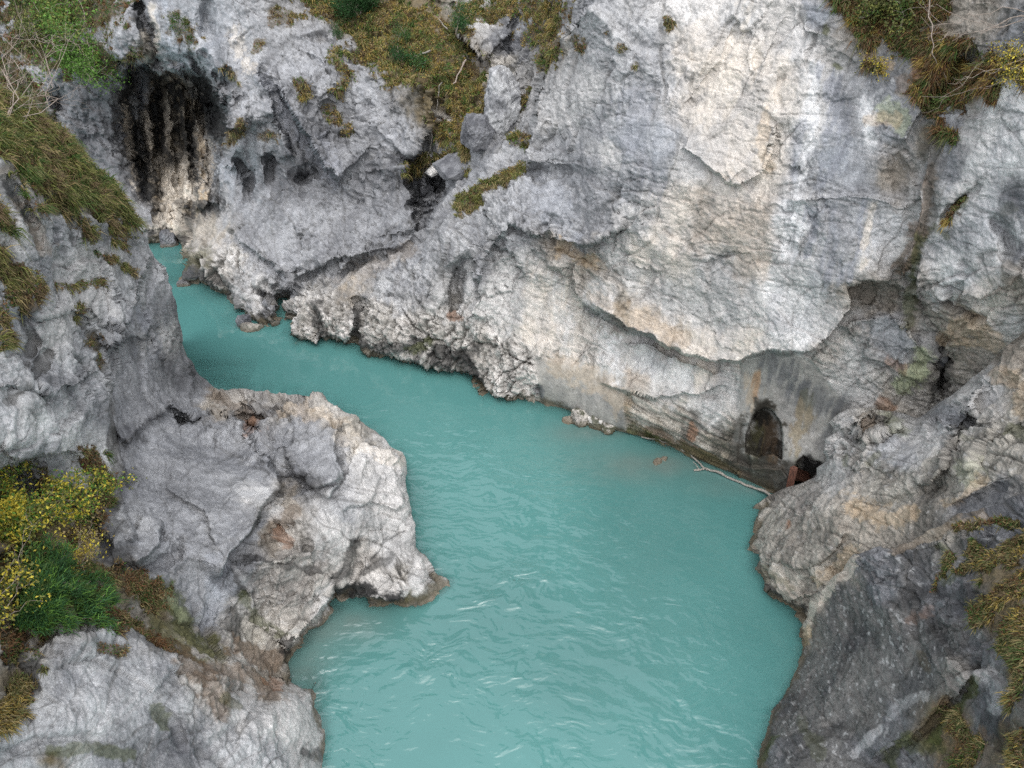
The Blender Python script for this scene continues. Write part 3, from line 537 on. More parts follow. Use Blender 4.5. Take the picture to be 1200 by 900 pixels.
farPaint = [
 ('black|',[(185,215),(188,262)],4,.8),('black|',[(208,215),(214,262)],5,.7),('dark|',[(100,90),(125,110),(140,150)],14,.5),
 ('black|',[(172,190),(178,240),(190,268)],7,.85),('black|',[(222,185),(232,225),(238,250)],7,.8),('black|',[(198,200),(204,245)],5,.8),('black|',[(248,190),(255,240)],8,.8),('dark|',[(255,60),(262,100)],8,.5),
 ('white|',[(645,330),(660,380),(668,425)],10,.35),('white|',[(705,370),(712,400),(708,440)],11,.4),('white|',[(722,400),(720,440)],8,.5),('tan',[(655,425),(700,445),(725,470)],14,.3),
 ('white|',[(958,80),(950,150),(936,240),(925,300)],9,.7),('blue|',[(975,90),(985,180),(960,215)],16,.75),('blue|',[(940,150),(930,210)],7,.55),('white|',[(1012,120),(1020,165)],9,.6),
 ('blue|',[(1010,245),(1005,300),(990,330)],9,.65),('blue|',[(950,250),(945,300)],9,.65),('dark|',[(985,100),(1000,160),(1010,215)],12,.4),('blue|',[(975,240),(970,330)],8,.5),('blue|',[(740,120),(745,180),(770,215)],16,.5),('cream|',[(1022,245),(1010,310)],7,.6),('blue|',[(940,0),(950,20)],10,.6),('cream|',[(870,0),(860,60),(850,130)],8,.4),
 ('dark|',[(675,190),(700,230),(720,260)],18,.25),('bluegrey',[(640,220),(660,270)],18,.3),('dark',[(745,180),(765,195),(790,180)],8,.3),
 ('tan',[(895,130),(890,170),(900,200)],6,.35),('tan',[(700,350),(740,372),(800,395)],10,.25),('dark',[(690,358),(730,382),(760,395)],5,.5),
 ('tan',[(660,290),(690,310)],10,.5),
 # stains down the cast wall, and tunnel shade put into the colour
 ('dark|',[(905,425),(925,445),(950,462),(985,478)],15,.65),('dark|',[(935,430),(940,500)],9,.5),('dark|',[(975,470),(970,520)],8,.4),('rust|',[(887,440),(885,465)],4,.7),('tan|',[(885,440),(880,480)],7,.35),('olive|',[(945,465),(935,520),(930,550)],7,.4),('tan|',[(940,480),(932,530)],8,.25),
 ('wet',[(896,490),(893,560)],19,1.),('arch_shade',[(896,488),(897,508)],11,.85),('arch_shade',[(905,520),(900,560)],10,.7),('arch_shade',[(896,500),(893,535)],19,.55),('olive|',[(885,505),(885,560)],8,.5),('brown|',[(905,500),(903,560)],10,.5),  # wet masonry and drips, with the deep shade of the arch painted over
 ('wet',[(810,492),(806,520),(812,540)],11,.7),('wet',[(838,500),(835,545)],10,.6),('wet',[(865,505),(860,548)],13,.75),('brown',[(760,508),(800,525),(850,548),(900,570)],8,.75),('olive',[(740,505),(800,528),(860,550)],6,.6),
 ('rust',[(808,495),(812,515)],5,.5),('wet',[(872,535),(900,560),(950,560)],16,.8),('black',[(950,555),(965,575)],16,.8),('dark',[(632,455),(640,480)],5,.8),('moss',[(690,498),(735,510),(770,518)],6,.8),  # the black puts the shade of the small opening into the colour
 ('green',[(1060,450),(1078,435),(1082,415)],12,.7),('black',[(1105,405),(1112,430),(1100,452)],8,.7),('rust',[(1040,420),(1060,430)],6,.4),('rust',[(1030,470),(1045,478)],6,.5),('moss',[(1062,380),(1068,350),(1066,320)],6,.55),
 ('tan',[(1110,390),(1130,380),(1160,400)],14,.4),('wet',[(1060,320),(1075,300),(1080,270)],7,.6),('brown',[(1060,320),(1072,280),(1085,240),(1090,200)],9,.7),('moss',[(1066,330),(1078,280)],6,.6),('wet',[(1092,190),(1098,150)],9,.6),('wet|',[(1100,180),(1092,230),(1088,260)],8,.55),
 # dark feet of the far rocks
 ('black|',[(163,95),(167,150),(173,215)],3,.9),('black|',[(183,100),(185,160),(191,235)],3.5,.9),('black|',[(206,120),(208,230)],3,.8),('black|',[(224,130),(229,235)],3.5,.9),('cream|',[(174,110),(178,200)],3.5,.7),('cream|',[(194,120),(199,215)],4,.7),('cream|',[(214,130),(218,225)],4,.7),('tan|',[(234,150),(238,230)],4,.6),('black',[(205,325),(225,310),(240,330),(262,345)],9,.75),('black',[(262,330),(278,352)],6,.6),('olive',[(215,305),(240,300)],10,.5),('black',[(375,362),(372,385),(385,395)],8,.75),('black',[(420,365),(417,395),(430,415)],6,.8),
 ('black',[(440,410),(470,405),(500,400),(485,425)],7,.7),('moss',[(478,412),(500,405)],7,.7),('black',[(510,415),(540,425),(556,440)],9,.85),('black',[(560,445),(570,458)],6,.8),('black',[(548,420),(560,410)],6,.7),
 ('black|',[(600,400),(600,450)],4,.4),('wet',[(300,372),(325,380)],6,.7),
 ('tan',[(400,330),(440,310),(480,292)],8,.15),('wet',[(528,345),(530,368)],5,.6),('rust',[(526,370),(540,372)],3,.5),
 # hollow: black seeps and cream flowstone
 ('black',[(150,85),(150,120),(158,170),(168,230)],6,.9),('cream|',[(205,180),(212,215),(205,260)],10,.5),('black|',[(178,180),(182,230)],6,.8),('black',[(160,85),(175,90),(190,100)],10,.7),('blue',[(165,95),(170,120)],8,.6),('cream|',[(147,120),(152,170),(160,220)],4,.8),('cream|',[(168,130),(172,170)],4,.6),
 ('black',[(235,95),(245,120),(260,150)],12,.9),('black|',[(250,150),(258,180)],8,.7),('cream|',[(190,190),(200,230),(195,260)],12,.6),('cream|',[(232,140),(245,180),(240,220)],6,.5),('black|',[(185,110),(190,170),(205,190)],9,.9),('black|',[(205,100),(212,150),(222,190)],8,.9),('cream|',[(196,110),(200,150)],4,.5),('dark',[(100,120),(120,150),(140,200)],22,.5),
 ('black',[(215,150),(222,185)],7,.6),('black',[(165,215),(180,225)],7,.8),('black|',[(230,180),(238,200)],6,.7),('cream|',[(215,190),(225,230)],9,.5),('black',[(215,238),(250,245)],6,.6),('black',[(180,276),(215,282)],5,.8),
 ('cream|',[(180,10),(183,50),(175,75)],4,.5),('black|',[(158,10),(170,50),(180,80)],6,.8),('cream|',[(170,42),(168,70)],5,.5),('blue|',[(120,60),(150,60),(160,75)],10,.5),('bluegrey|',[(190,0),(200,50),(215,80)],8,.6),
 ('blue|',[(310,90),(325,115),(340,150)],9,.6),('dark|',[(250,20),(255,70)],10,.4),('cream|',[(275,40),(285,65),(290,80)],7,.4),('blue|',[(330,120),(360,170),(390,210)],9,.6),('dark|',[(280,185),(292,230)],9,.7),('dark',[(312,190),(318,215)],6,.6),('dark',[(352,210),(370,202)],7,.6),('dark',[(430,200),(470,230)],18,.4),('dark',[(360,140),(420,170)],16,.35),('dark',[(320,215),(380,230)],14,.35),('blue|',[(380,160),(395,200)],7,.5),('dark',[(105,190),(140,200),(150,230)],20,.35),  # dark strokes along the hollows paint in their shade
 # plants and soil
 ('grass',[(430,15),(470,30),(520,60),(540,100)],30,.95),('grass',[(430,50),(450,80),(500,90)],16,.9),('grass',[(530,90),(545,130),(540,150)],18,.9),('grass',[(515,150),(540,165),(550,150)],12,.95),('grass',[(480,200),(500,190),(540,180)],8,.85),
 ('grass',[(545,15),(600,8),(650,10)],14,.9),('grass',[(620,40),(650,30),(640,70)],12,.8),('grass',[(505,85),(515,110)],8,.7),('grass',[(540,245),(560,230),(585,210),(610,197)],8,.95),('grass',[(532,190),(545,200)],5,.6),
 ('grass',[(615,110),(605,130)],7,.7),('grass',[(600,160),(615,165)],6,.6),('grass',[(380,0),(430,5),(440,30)],22,.95),('grass',[(390,60),(410,90),(395,110)],8,.5),('grass',[(350,95),(358,110)],7,.6),('grass',[(390,130),(405,150)],7,.5),
 ('grass',[(205,30),(222,45)],12,.6),('grass',[(320,20),(340,15),(320,30)],7,.6),('grass',[(305,50),(300,60)],6,.7),('grass',[(150,68),(158,62)],8,.8),('grass',[(282,150),(268,165)],7,.8),('grass',[(308,158),(322,160)],5,.6),
 ('grass',[(20,10),(70,10),(120,10)],26,.9),('grass',[(-20,60),(10,90),(25,115)],24,.85),('grass',[(20,50),(60,60),(120,70)],20,.9),('grass',[(40,110),(55,140),(70,160)],9,.8),('grass',[(262,82),(272,90)],6,.5),
 ('grass',[(674,50),(677,50)],8,.75),('grass',[(652,62),(652,68)],5,.6),('grass',[(712,40),(713,41)],4,.6),('grass',[(725,54),(726,58)],4,.5),('grass',[(782,20),(786,34)],4,.6),('grass',[(740,76),(741,77)],3,.5),('grass',[(636,78),(638,80)],5,.6),
 ('grass',[(990,5),(1040,12),(1090,10)],18,.95),('grass',[(1030,30),(1070,50),(1110,60)],20,.95),('grass',[(1090,80),(1110,100),(1090,120)],18,.95),('grass',[(1100,150),(1115,160)],10,.95),('grass',[(1140,90),(1160,75)],14,.9),
 ('grass',[(1165,110),(1150,100)],10,.9),('grass',[(1190,80),(1200,85)],12,.9),('moss',[(1030,80),(1033,90)],10,.9),('tan',[(1015,65),(1040,80)],9,.5),('grass',[(1012,75),(1030,85)],5,.7),('moss',[(980,75),(982,78)],4,.7),('moss',[(965,35),(966,38)],5,.7),
 ('rust',[(1070,50),(1075,80),(1090,100)],10,.5),('brown',[(1060,100),(1100,120)],14,.5),('moss',[(1118,250),(1130,235)],6,.7),('grass',[(1110,262),(1130,232)],4,.8),('moss',[(1098,265),(1110,275)],7,.5),
 ('green',[(1040,130),(1060,140)],12,.5),('tan',[(1020,140),(1050,140)],7,.4),('moss',[(1175,250),(1180,245)],7,.4),('dark',[(1110,150),(1120,180),(1110,200)],12,.5),('dark|',[(1185,225),(1175,260),(1190,290)],9,.6),
]
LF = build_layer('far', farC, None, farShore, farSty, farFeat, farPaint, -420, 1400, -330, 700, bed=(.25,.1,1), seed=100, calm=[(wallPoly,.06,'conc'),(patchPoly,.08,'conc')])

# ------------------------------------------------------------------ near left side
leftC = [(0,110,'z',15),(50,140,'z',14),(100,190,'z',12.5),(145,235,'z',11),(185,300,'z',8.3),(210,370,'z',5.5),(213,410,'z',3.8),(240,447,'z',2.2),
 (0,200,'X',-11.3),(60,250,'X',-11.4),(1,300,'X',-11),(100,300,'X',-11.9),(150,300,'X',-12.2),(0,400,'X',-10.8),(80,400,'X',-11.3),(150,400,'X',-12),(190,400,'X',-12.6),(0,500,'X',-10.3),(80,500,'X',-10.8),(140,540,'X',-11.3),
 (190,340,'X',-12.3),(200,500,'X',-11.6),(250,550,'X',-9.5),(300,520,'z',3.2),(280,459,'z',2.8),(330,462,'z',3.3),(400,481,'z',3.6),(440,505,'z',3.3),(470,530,'z',2.8),(479,570,'z',2.3),(484,610,'z',1.7),(488,642,'z',1.1),(512,670,'z',.7),
 (380,560,'z',3.7),(330,560,'z',3.4),(430,560,'z',3.3),(420,620,'z',2.4),(380,640,'z',2.8),(450,660,'z',1.1),(330,680,'z',2.5),(300,740,'z',1.5),(370,700,'z',.9),(250,620,'z',4),(220,680,'z',3.8),(280,700,'z',2.6),(160,600,'z',5),(170,660,'z',5),
 (100,690,'z',6.6),(50,640,'z',7.2),(0,600,'z',7.8),(0,700,'z',7.8),(150,720,'z',5.4),(220,740,'z',3.6),(280,770,'z',2.1),(330,788,'z',1.0),
 (0,780,'z',7.8),(100,750,'z',6.8),(60,840,'z',7.2),(150,800,'z',6),(220,800,'z',4.7),(280,840,'z',3.4),(330,830,'z',2.1),(355,830,'z',1.3),(200,880,'z',4.6),(300,890,'z',2.7),(100,890,'z',6.2),(350,880,'z',1.3),
 (-80,400,'X',-10.6),(-80,700,'X',-8.6),(-80,200,'X',-11),(200,980,'z',4.4),(0,980,'z',6.5),(-300,400,'X',-10),(-300,700,'X',-8.5),(-300,980,'X',-7)]
leftShore = [([(516,688),(500,704),(470,711),(430,713),(400,716),(380,730),(362,747),(345,772)], (16,24), 2.), ([(352,786),(366,790),(377,815),(380,850),(379,900),(380,960)], (26,0), 2.)]
lp = roughen([(-60,95),(0,108),(28,118),(50,140),(80,160),(100,190),(128,215),(145,238),(160,262),(178,292),(196,325),(207,350),(212,382),(213,410),(228,428),(238,444),(252,455)], 7, 1)
lp2 = roughen([(252,455),(290,458),(330,460),(372,468),(400,479),(425,494),(440,505),(456,522),(470,530),(477,548),(478,575),(482,600),(488,622),(487,642),(505,660),(518,678)], 8, 2)
leftPoly = list(map(tuple, lp)) + list(map(tuple, lp2))[1:] + [(545,700),(530,745),(450,760),(420,775),(430,800),(430,1000),(-400,1000),(-400,60)]
leftSty = [(30,160,25,'earth'),(90,210,20,'earth'),(60,200,20,'earth'),(140,230,14,'earth'),(5,180,10,'greyl'),(30,235,14,'greyl'),(60,240,14,'greyl'),(75,275,16,'greyl'),(20,270,14,'pale'),(130,270,14,'greyl'),(115,300,20,'pale'),
 (160,290,14,'greyl'),(50,320,20,'greyl'),(100,350,22,'pale'),(150,340,20,'greyl'),(20,370,16,'grey'),(60,390,18,'pale'),(110,400,20,'greyl'),(150,380,12,'slate'),(190,360,14,'slate'),(190,400,12,'pale'),(205,390,8,'white'),
 (150,420,14,'slate'),(180,440,16,'slate'),(215,440,12,'dk'),(225,470,12,'slate'),(30,440,20,'greyl'),(80,450,20,'greyl'),(20,500,22,'white'),(70,500,22,'white'),(110,480,14,'grey'),(60,550,20,'grey'),(110,540,14,'white'),(20,560,12,'dk'),
 (130,440,10,'greyl'),(140,480,12,'slate'),(150,510,14,'dk'),(180,520,18,'slate'),(220,520,22,'slate'),(260,520,22,'slate'),(290,550,22,'slate'),(240,580,25,'slate'),(300,590,14,'pale'),(180,580,22,'slate'),(150,560,10,'dk'),
 (200,630,24,'slate'),(250,640,24,'slate'),(150,620,16,'greyl'),(160,640,16,'grey'),(130,590,12,'dk'),(120,640,10,'dk'),(220,690,16,'slate'),(245,720,12,'dk'),(255,680,14,'blue'),(185,660,12,'slate'),
 (255,470,10,'tan'),(280,465,12,'gnarl'),(330,470,14,'gnarl'),(380,485,14,'gnarl'),(420,505,14,'nose'),(300,490,10,'dk'),(350,500,12,'slate'),(370,530,20,'slate'),(330,530,14,'slate'),(385,550,16,'slate'),(350,560,14,'dk'),(340,590,14,'tan'),(320,630,14,'tan'),
 (435,540,20,'pale'),(460,545,14,'pale'),(430,580,22,'pale'),(460,590,18,'pale'),(400,600,20,'greyl'),(390,630,18,'pale'),(420,650,16,'gnarl'),(460,640,18,'pale'),(490,680,14,'pale'),(470,670,12,'karren'),
 (340,650,16,'gnarl'),(360,680,18,'gnarl'),(320,690,16,'gnarl'),(290,670,12,'dk'),(340,720,18,'gnarl'),(300,740,14,'nose'),(380,680,12,'gnarl'),(380,705,12,'pale'),(300,620,14,'slate'),(270,620,12,'slate'),
 (100,700,16,'earth'),(50,640,30,'earth'),(30,700,30,'earth'),(150,690,14,'earth'),(190,715,12,'earth'),(220,740,10,'tan'),(180,740,10,'earth'),(250,765,12,'tan'),(280,780,14,'gnarl'),(320,790,14,'tan'),(230,780,12,'gnarl'),(15,790,12,'earth'),
 (130,750,14,'greyl'),(80,790,20,'greyl'),(150,790,25,'greyl'),(110,830,25,'white'),(60,860,20,'greyl'),(190,830,22,'greyl'),(200,790,14,'grey'),(250,810,18,'gnarl'),(290,830,20,'pale'),(330,860,18,'pale'),(350,820,16,'pale'),(270,870,22,'greyl'),
 (220,870,18,'dk'),(130,880,16,'grey'),(60,885,10,'earth'),(20,880,16,'greyl'),(310,885,18,'greyl'),(360,880,12,'pale'),(25,760,14,'gnarl')]
leftFeat = [('groove',[(330,468),(345,500),(334,530)],.2,3),('lip',[(405,520),(440,512),(474,538)],.3,14,(430,560)),('groove',[(440,520),(448,560),(440,600)],.12,2.5),('lip',[(400,600),(430,590),(470,600)],.25,16,(430,570)),('groove',[(280,700),(320,690),(370,700)],.2,3),('groove',[(180,540),(230,560),(290,556)],.12,3),('lip',[(190,570),(240,600),(250,640)],.25,26,(280,580)),
 ('dent',60,300,40,30,20,-.5,1),('dent',30,420,35,25,-20,.6,1),('dent',90,470,30,40,0,-.5,1),('dent',40,520,40,24,0,-.4,1),('dent',20,560,26,16,0,.8,1),('dent',100,330,24,20,0,.4,1),('lip',[(0,455),(30,450),(60,462),(95,450),(120,430)],.5,20,(50,420)),
 ('lip',[(20,360),(50,372),(80,362),(110,372)],.4,16,(60,340)),('lip',[(0,530),(40,540),(80,530),(110,545)],.5,22,(50,500)),('groove',[(110,300),(118,340),(128,380),(122,420)],.5,6),
 ('lip',[(150,380),(165,345),(172,320),(180,300)],.7,16,(130,330)),('lip',[(125,415),(150,395),(170,398),(180,380)],.9,24,(110,370)),('dent',150,420,18,14,0,.5,1.2),
 ('groove',[(172,370),(178,330),(182,310)],.4,5),('groove',[(180,420),(172,400),(170,380)],.3,6),
 ('lip',[(128,430),(130,480),(138,530),(148,590),(158,640)],.7,22,(90,500)),('groove',[(126,430),(130,500),(140,560)],.5,5),
 ('lip',[(150,520),(170,490),(200,478),(225,490),(240,482)],.6,30,(190,440)),
 ('dent',190,420,30,30,0,-.3,1),('dent',240,600,70,60,0,-.5,1.2),('dent',170,540,20,30,-20,.5,1),
 # shelf edge between the smooth scoop and the outer knob
 ('lip',[(248,470),(270,485),(290,505),(305,530),(325,560),(331,572),(310,592),(290,625),(270,650),(262,680)],1.1,30,(250,580)),
 ('hole',[(201,490),(205,486),(212,488),(221,494),(219,500),(210,499)],.9),('hole',[(286,497),(294,494),(304,498),(309,504),(300,509),(292,508)],1.1),
 ('lip',[(395,495),(396,530),(400,560),(385,585)],.6,26,(360,530)),('groove',[(398,480),(395,520),(402,562)],.25,4),
 ('lip',[(330,520),(345,560),(370,570),(398,562)],.6,20,(370,530)),('dent',345,580,25,18,30,.6,1.2),('dent',330,625,16,16,0,.7,1.2),
 
 ('lip',[(268,655),(290,662),(330,650),(370,645)],.5,20,(330,680)),('lip',[(395,690),(375,720),(350,745),(335,765)],1.0,22,(350,690)),
 ('dent',410,700,20,12,0,1.2,1.3),('lip',[(398,706),(420,700),(450,706),(470,700)],.8,12,(440,680)),('groove',[(425,650),(415,680),(405,700)],.5,7),
 ('dent',290,485,16,8,10,.6,1.2),
 ('groove',[(130,650),(160,668),(190,660),(210,640)],.7,7),('lip',[(165,600),(190,615),(187,640),(160,660),(130,665)],.6,20,(150,620)),('groove',[(208,655),(210,630)],.3,4),
 
 ('lip',[(20,770),(60,752),(100,748),(135,730),(150,735),(180,762),(215,772)],.6,26,(110,790)),
 ('groove',[(0,890),(40,868),(90,862),(130,868)],.25,5),('groove',[(180,830),(210,850),(215,880)],.35,6),('groove',[(300,830),(320,812),(335,790)],.3,4),('groove',[(230,885),(280,850),(310,830)],.3,5),
 ('groove',[(40,210),(60,235),(85,260),(90,285)],.7,6),('groove',[(10,215),(30,250),(50,290)],.6,7),('lip',[(12,205),(28,225),(40,260)],.5,14,(50,250)),('lip',[(60,200),(100,250),(130,262)],.5,18,(90,270)),
 ('groove',[(100,370),(115,400),(120,430)],.5,6),('groove',[(20,360),(40,400),(30,430)],.6,8),('groove',[(60,410),(35,450),(10,470)],.5,8),('groove',[(80,290),(75,340),(60,370)],.4,6),
 ('groove',[(5,560),(40,580)],.8,10),('groove',[(105,600),(120,640),(110,660)],.9,9),
]
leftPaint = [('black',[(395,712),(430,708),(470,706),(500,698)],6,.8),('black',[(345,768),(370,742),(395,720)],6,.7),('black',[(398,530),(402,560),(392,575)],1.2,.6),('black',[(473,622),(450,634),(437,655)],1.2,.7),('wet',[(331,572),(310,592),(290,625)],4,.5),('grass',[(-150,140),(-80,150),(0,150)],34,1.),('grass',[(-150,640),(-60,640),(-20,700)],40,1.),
 ('black',[(40,212),(60,237),(84,262),(88,282)],3,.7),('black',[(12,218),(30,252),(48,288)],3,.6),('wet',[(60,412),(35,450),(10,470)],5,.55),('wet',[(100,372),(115,402),(121,430)],4,.6),('dark',[(0,560),(40,578)],8,.7),('wet',[(20,362),(40,402),(30,430)],4,.5),('dark',[(45,440),(80,455),(100,440)],7,.5),('dark',[(120,405),(150,398)],7,.5),('tan',[(30,240),(60,290)],10,.2),('dark',[(200,325),(210,380),(206,420)],5,.5),
 ('grass',[(0,125),(30,150),(80,185),(120,220),(145,240)],26,1.),('grass',[(0,160),(30,190),(90,230)],20,.95),('grass',[(110,240),(140,250)],12,.9),('grass',[(0,310),(20,325),(25,345)],16,.95),('grass',[(0,250),(10,262)],10,.9),
 ('grass',[(40,240),(55,245)],8,.6),('grass',[(100,260),(110,280)],7,.7),('grass',[(130,270),(150,290)],6,.5),('grass',[(70,335),(100,335),(120,330)],6,.5),('grass',[(120,300),(160,318)],5,.6),('grass',[(100,355),(95,370)],6,.4),('grass',[(110,400),(118,425)],5,.5),
 ('grass',[(0,360),(5,400)],8,.5),('earth',[(30,355),(40,360)],6,.6),
 ('grass',[(110,540),(120,570),(105,600)],12,.9),('grass',[(60,575),(110,590),(100,620)],16,.9),('grass',[(0,600),(20,680),(20,740)],34,1.),('grass',[(80,680),(120,700),(140,730)],16,1.),('grass',[(110,670),(160,680),(190,700)],13,.9),
 ('moss',[(175,690),(200,700),(225,735),(245,760)],14,.75),('olive',[(190,725),(230,750),(260,765)],13,.7),('green',[(200,695),(220,720)],5,.5),('grass',[(130,725),(180,745),(220,760)],10,.85),('black',[(140,740),(180,760)],7,.6),
 ('grass',[(125,760),(138,762)],7,.7),('grass',[(20,800),(15,830)],14,.9),('black',[(10,770),(40,780),(30,800)],12,.8),('grass',[(0,848),(8,850)],10,1.),('brown',[(215,770),(240,800),(260,830)],12,.55),('brown',[(240,790),(300,790),(320,810)],12,.6),
 ('rust',[(320,795),(325,800)],9,.5),('moss',[(60,880),(110,875),(160,885)],7,.6),('moss',[(180,830),(195,850)],7,.6),('olive',[(260,820),(280,825)],6,.5),('black',[(355,880),(372,885)],7,.7),
 ('blue',[(170,370),(185,410)],9,.5),('dark',[(200,440),(225,450),(235,440)],14,.5),('wet',[(130,470),(133,540),(140,590)],6,.6),('black',[(135,600),(120,640),(140,665)],13,.6),('dark',[(40,560),(90,560)],14,.35),
 ('dark',[(20,480),(90,470)],10,.25),('brown',[(250,460),(280,480),(300,490)],8,.5),('rust',[(290,500),(300,500)],9,.5),('black',[(355,560),(370,565)],8,.5),('brown',[(320,620),(345,600)],9,.5),('rust',[(325,625),(335,632)],6,.5),
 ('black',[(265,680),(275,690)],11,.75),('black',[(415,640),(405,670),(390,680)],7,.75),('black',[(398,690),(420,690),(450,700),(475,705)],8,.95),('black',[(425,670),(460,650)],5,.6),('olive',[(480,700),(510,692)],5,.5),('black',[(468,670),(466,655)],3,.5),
 ('black',[(275,720),(280,740)],9,.6),('black',[(330,660),(370,670)],4,.6),('black',[(290,655),(320,658)],4,.6),('moss',[(285,700),(300,725),(330,745)],6,.6),('brown',[(280,755),(330,770)],10,.7),('black',[(335,760),(345,770)],6,.8),
 ('dark|',[(200,560),(215,620)],22,.3),('dark',[(225,570),(260,590)],18,.25),('bluegrey',[(250,660),(262,690),(250,720)],12,.4),('dark',[(300,545),(325,560)],5,.3),
 ('white',[(290,575),(320,590)],12,.35),('cream',[(400,510),(440,525),(470,540)],9,.4),('tan',[(330,480),(400,495)],7,.3),
]
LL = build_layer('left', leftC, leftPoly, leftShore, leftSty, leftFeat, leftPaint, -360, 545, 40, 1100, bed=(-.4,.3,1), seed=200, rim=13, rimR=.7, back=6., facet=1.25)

# ------------------------------------------------------------------ near right side: pale nose, and the dark slab in front of it
noseC = [(879,640,'z',.3),(905,581,'z',1.0),(930,572,'z',1.7),(955,560,'z',2.3),(960,530,'z',3.3),(985,484,'z',4.6),(1040,482,'z',5.3),(1075,490,'z',5.6),(1110,462,'z',7),(1150,432,'z',8.3),(1200,390,'z',9.8),(1260,345,'z',11),
 (930,620,'z',2.2),(960,580,'z',3.3),(1000,540,'z',4.5),(930,670,'z',1.7),(980,630,'z',3.5),(1050,540,'z',5.6),(1100,520,'z',6.6),(1050,600,'z',5.2),(1150,520,'z',7.8),(1200,480,'z',8.9),(1100,600,'z',6.4),(1200,600,'z',8),(1300,600,'z',9.5),
 (1000,700,'z',2.2),(960,720,'z',.6),(1100,750,'z',4.5),(1200,750,'z',6.5),(1400,400,'z',11.5),(1400,700,'z',9.5)]
noseShore = [([(880,604),(878,625),(880,650),(888,672),(900,694),(922,714),(945,735),(960,760)], (-26,14), 2.)]
np_ = roughen([(1400,250),(1260,346),(1200,388),(1150,434),(1128,452),(1110,466),(1092,478),(1075,490),(1050,482),(1020,478),(998,478),(982,484),(972,494),(978,506),(967,514),(964,530),(970,540),(958,548),(957,560),(940,566),(922,572),(905,580),(885,592),(878,602)], 4, 3)
nosePoly = list(map(tuple, np_)) + [(840,620),(850,700),(900,770),(1000,820),(1500,900),(1500,250)]
noseSty = [(990,490,10,'pale'),(1010,500,12,'gnarl'),(1040,490,12,'nose'),(975,520,8,'pale'),(1000,530,14,'gnarl'),(1060,500,14,'pale'),(980,560,14,'pale'),(940,590,16,'gnarl'),(910,610,14,'nose'),(900,650,14,'nose'),(930,640,14,'nose'),(950,620,14,'nose'),
 (925,690,10,'tan'),(960,660,12,'nose'),(970,690,10,'tan'),(1000,600,16,'tan'),(1040,570,18,'nose'),(1050,530,16,'greyl'),(1080,520,16,'pale'),(1100,560,18,'nose'),(1080,600,16,'nose'),(1040,620,14,'tan'),(1000,630,12,'tan'),
 (1110,490,12,'grey'),(1130,480,12,'pale'),(1160,450,14,'pale'),(1190,420,14,'tan'),(1180,500,18,'nose'),(1150,540,16,'nose'),(1195,560,16,'nose'),(1170,580,12,'dk'),(1195,460,16,'tan'),(1130,590,14,'dk'),(960,540,8,'pale'),(1130,520,14,'gnarl')]
noseFeat = [('lip',[(1075,495),(1098,490),(1118,500),(1125,520),(1100,560),(1080,580)],.7,22,(1060,540)),('groove',[(1080,560),(1110,530),(1130,500),(1150,470),(1190,440)],.5,7),
 ('lip',[(895,690),(925,706),(955,700),(985,680)],.5,14,(930,670)),('lip',[(905,655),(935,665),(965,655),(995,628)],.3,16,(940,640)),('groove',[(1140,560),(1170,520),(1200,500)],.5,6),
 ('lip',[(985,500),(1010,515),(1035,512),(1060,500)],.5,12,(1010,495)),('dent',1020,495,10,6,0,.5,1.5),('groove',[(960,570),(1000,555),(1050,560)],.3,5),('groove',[(1000,600),(1050,590),(1100,570),(1140,550)],.4,6),
 ('dent',1130,480,14,14,0,-.4,1.),('lip',[(1150,434),(1135,470),(1140,500)],.5,16,(1170,470)),('groove',[(1110,600),(1150,580),(1190,570)],.5,7)]
nosePaint = [('black',[(895,690),(915,712),(935,718)],8,.85),('olive',[(900,670),(925,690)],7,.4),('black',[(895,680),(890,665)],4,.5),('rust',[(924,610),(925,616)],4,.7),('tan',[(1000,590),(1030,610),(1060,600)],12,.45),('tan',[(965,680),(1000,650)],9,.4),
 ('moss',[(985,535),(990,545)],4,.5),('moss',[(1015,545),(1030,535)],3,.4),('brown',[(1015,490),(1025,500)],5,.6),('green',[(1040,490),(1060,510)],8,.3),('green',[(1130,560),(1150,545)],9,.3),('moss',[(1180,500),(1200,510)],6,.5),
 ('dark',[(1115,490),(1122,505),(1110,520)],7,.5),('dark',[(1150,590),(1200,575)],12,.6),('tan',[(1170,440),(1200,450),(1190,480)],10,.4),('moss',[(1130,510),(1145,520)],6,.4),('tan',[(1110,590),(1150,560)],8,.4),('brown',[(880,600),(878,640)],3,.5)]
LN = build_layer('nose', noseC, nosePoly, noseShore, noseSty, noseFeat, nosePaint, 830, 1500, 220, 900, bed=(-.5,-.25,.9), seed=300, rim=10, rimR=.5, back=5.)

slabC = [(1000,655,'z',4.6),(975,682,'z',3.4),(952,707,'z',2),(943,737,'z',.8),(1050,647,'z',5.7),(1110,614,'z',7),(1180,590,'z',8.3),(1260,562,'z',9.7),(1000,720,'z',3.4),(1000,800,'z',3),(955,830,'z',1.7),(1050,720,'z',5),(1100,680,'z',6.3),(1100,800,'z',5.4),
 (1050,860,'z',3.9),(1180,700,'z',8),(1190,800,'z',8),(1150,880,'z',6.5),(1000,890,'z',2.6),(1300,800,'z',9.5),(1200,980,'z',7.5),(1050,980,'z',3.7),(1400,700,'z',10.5),(1400,980,'z',9.5)]
slabShore = [([(939,752),(938,768),(928,792),(914,820),(898,850),(888,875),(885,900),(880,960)], (-28,2), 2.)]
sp_ = roughen([(1400,510),(1260,560),(1180,585),(1110,610),(1050,640),(1000,650),(978,675),(965,690),(952,702),(944,722),(938,738),(936,752)], 8, 4)
slabPoly = list(map(tuple, sp_)) + [(900,760),(850,860),(830,1100),(1500,1100),(1500,510)]
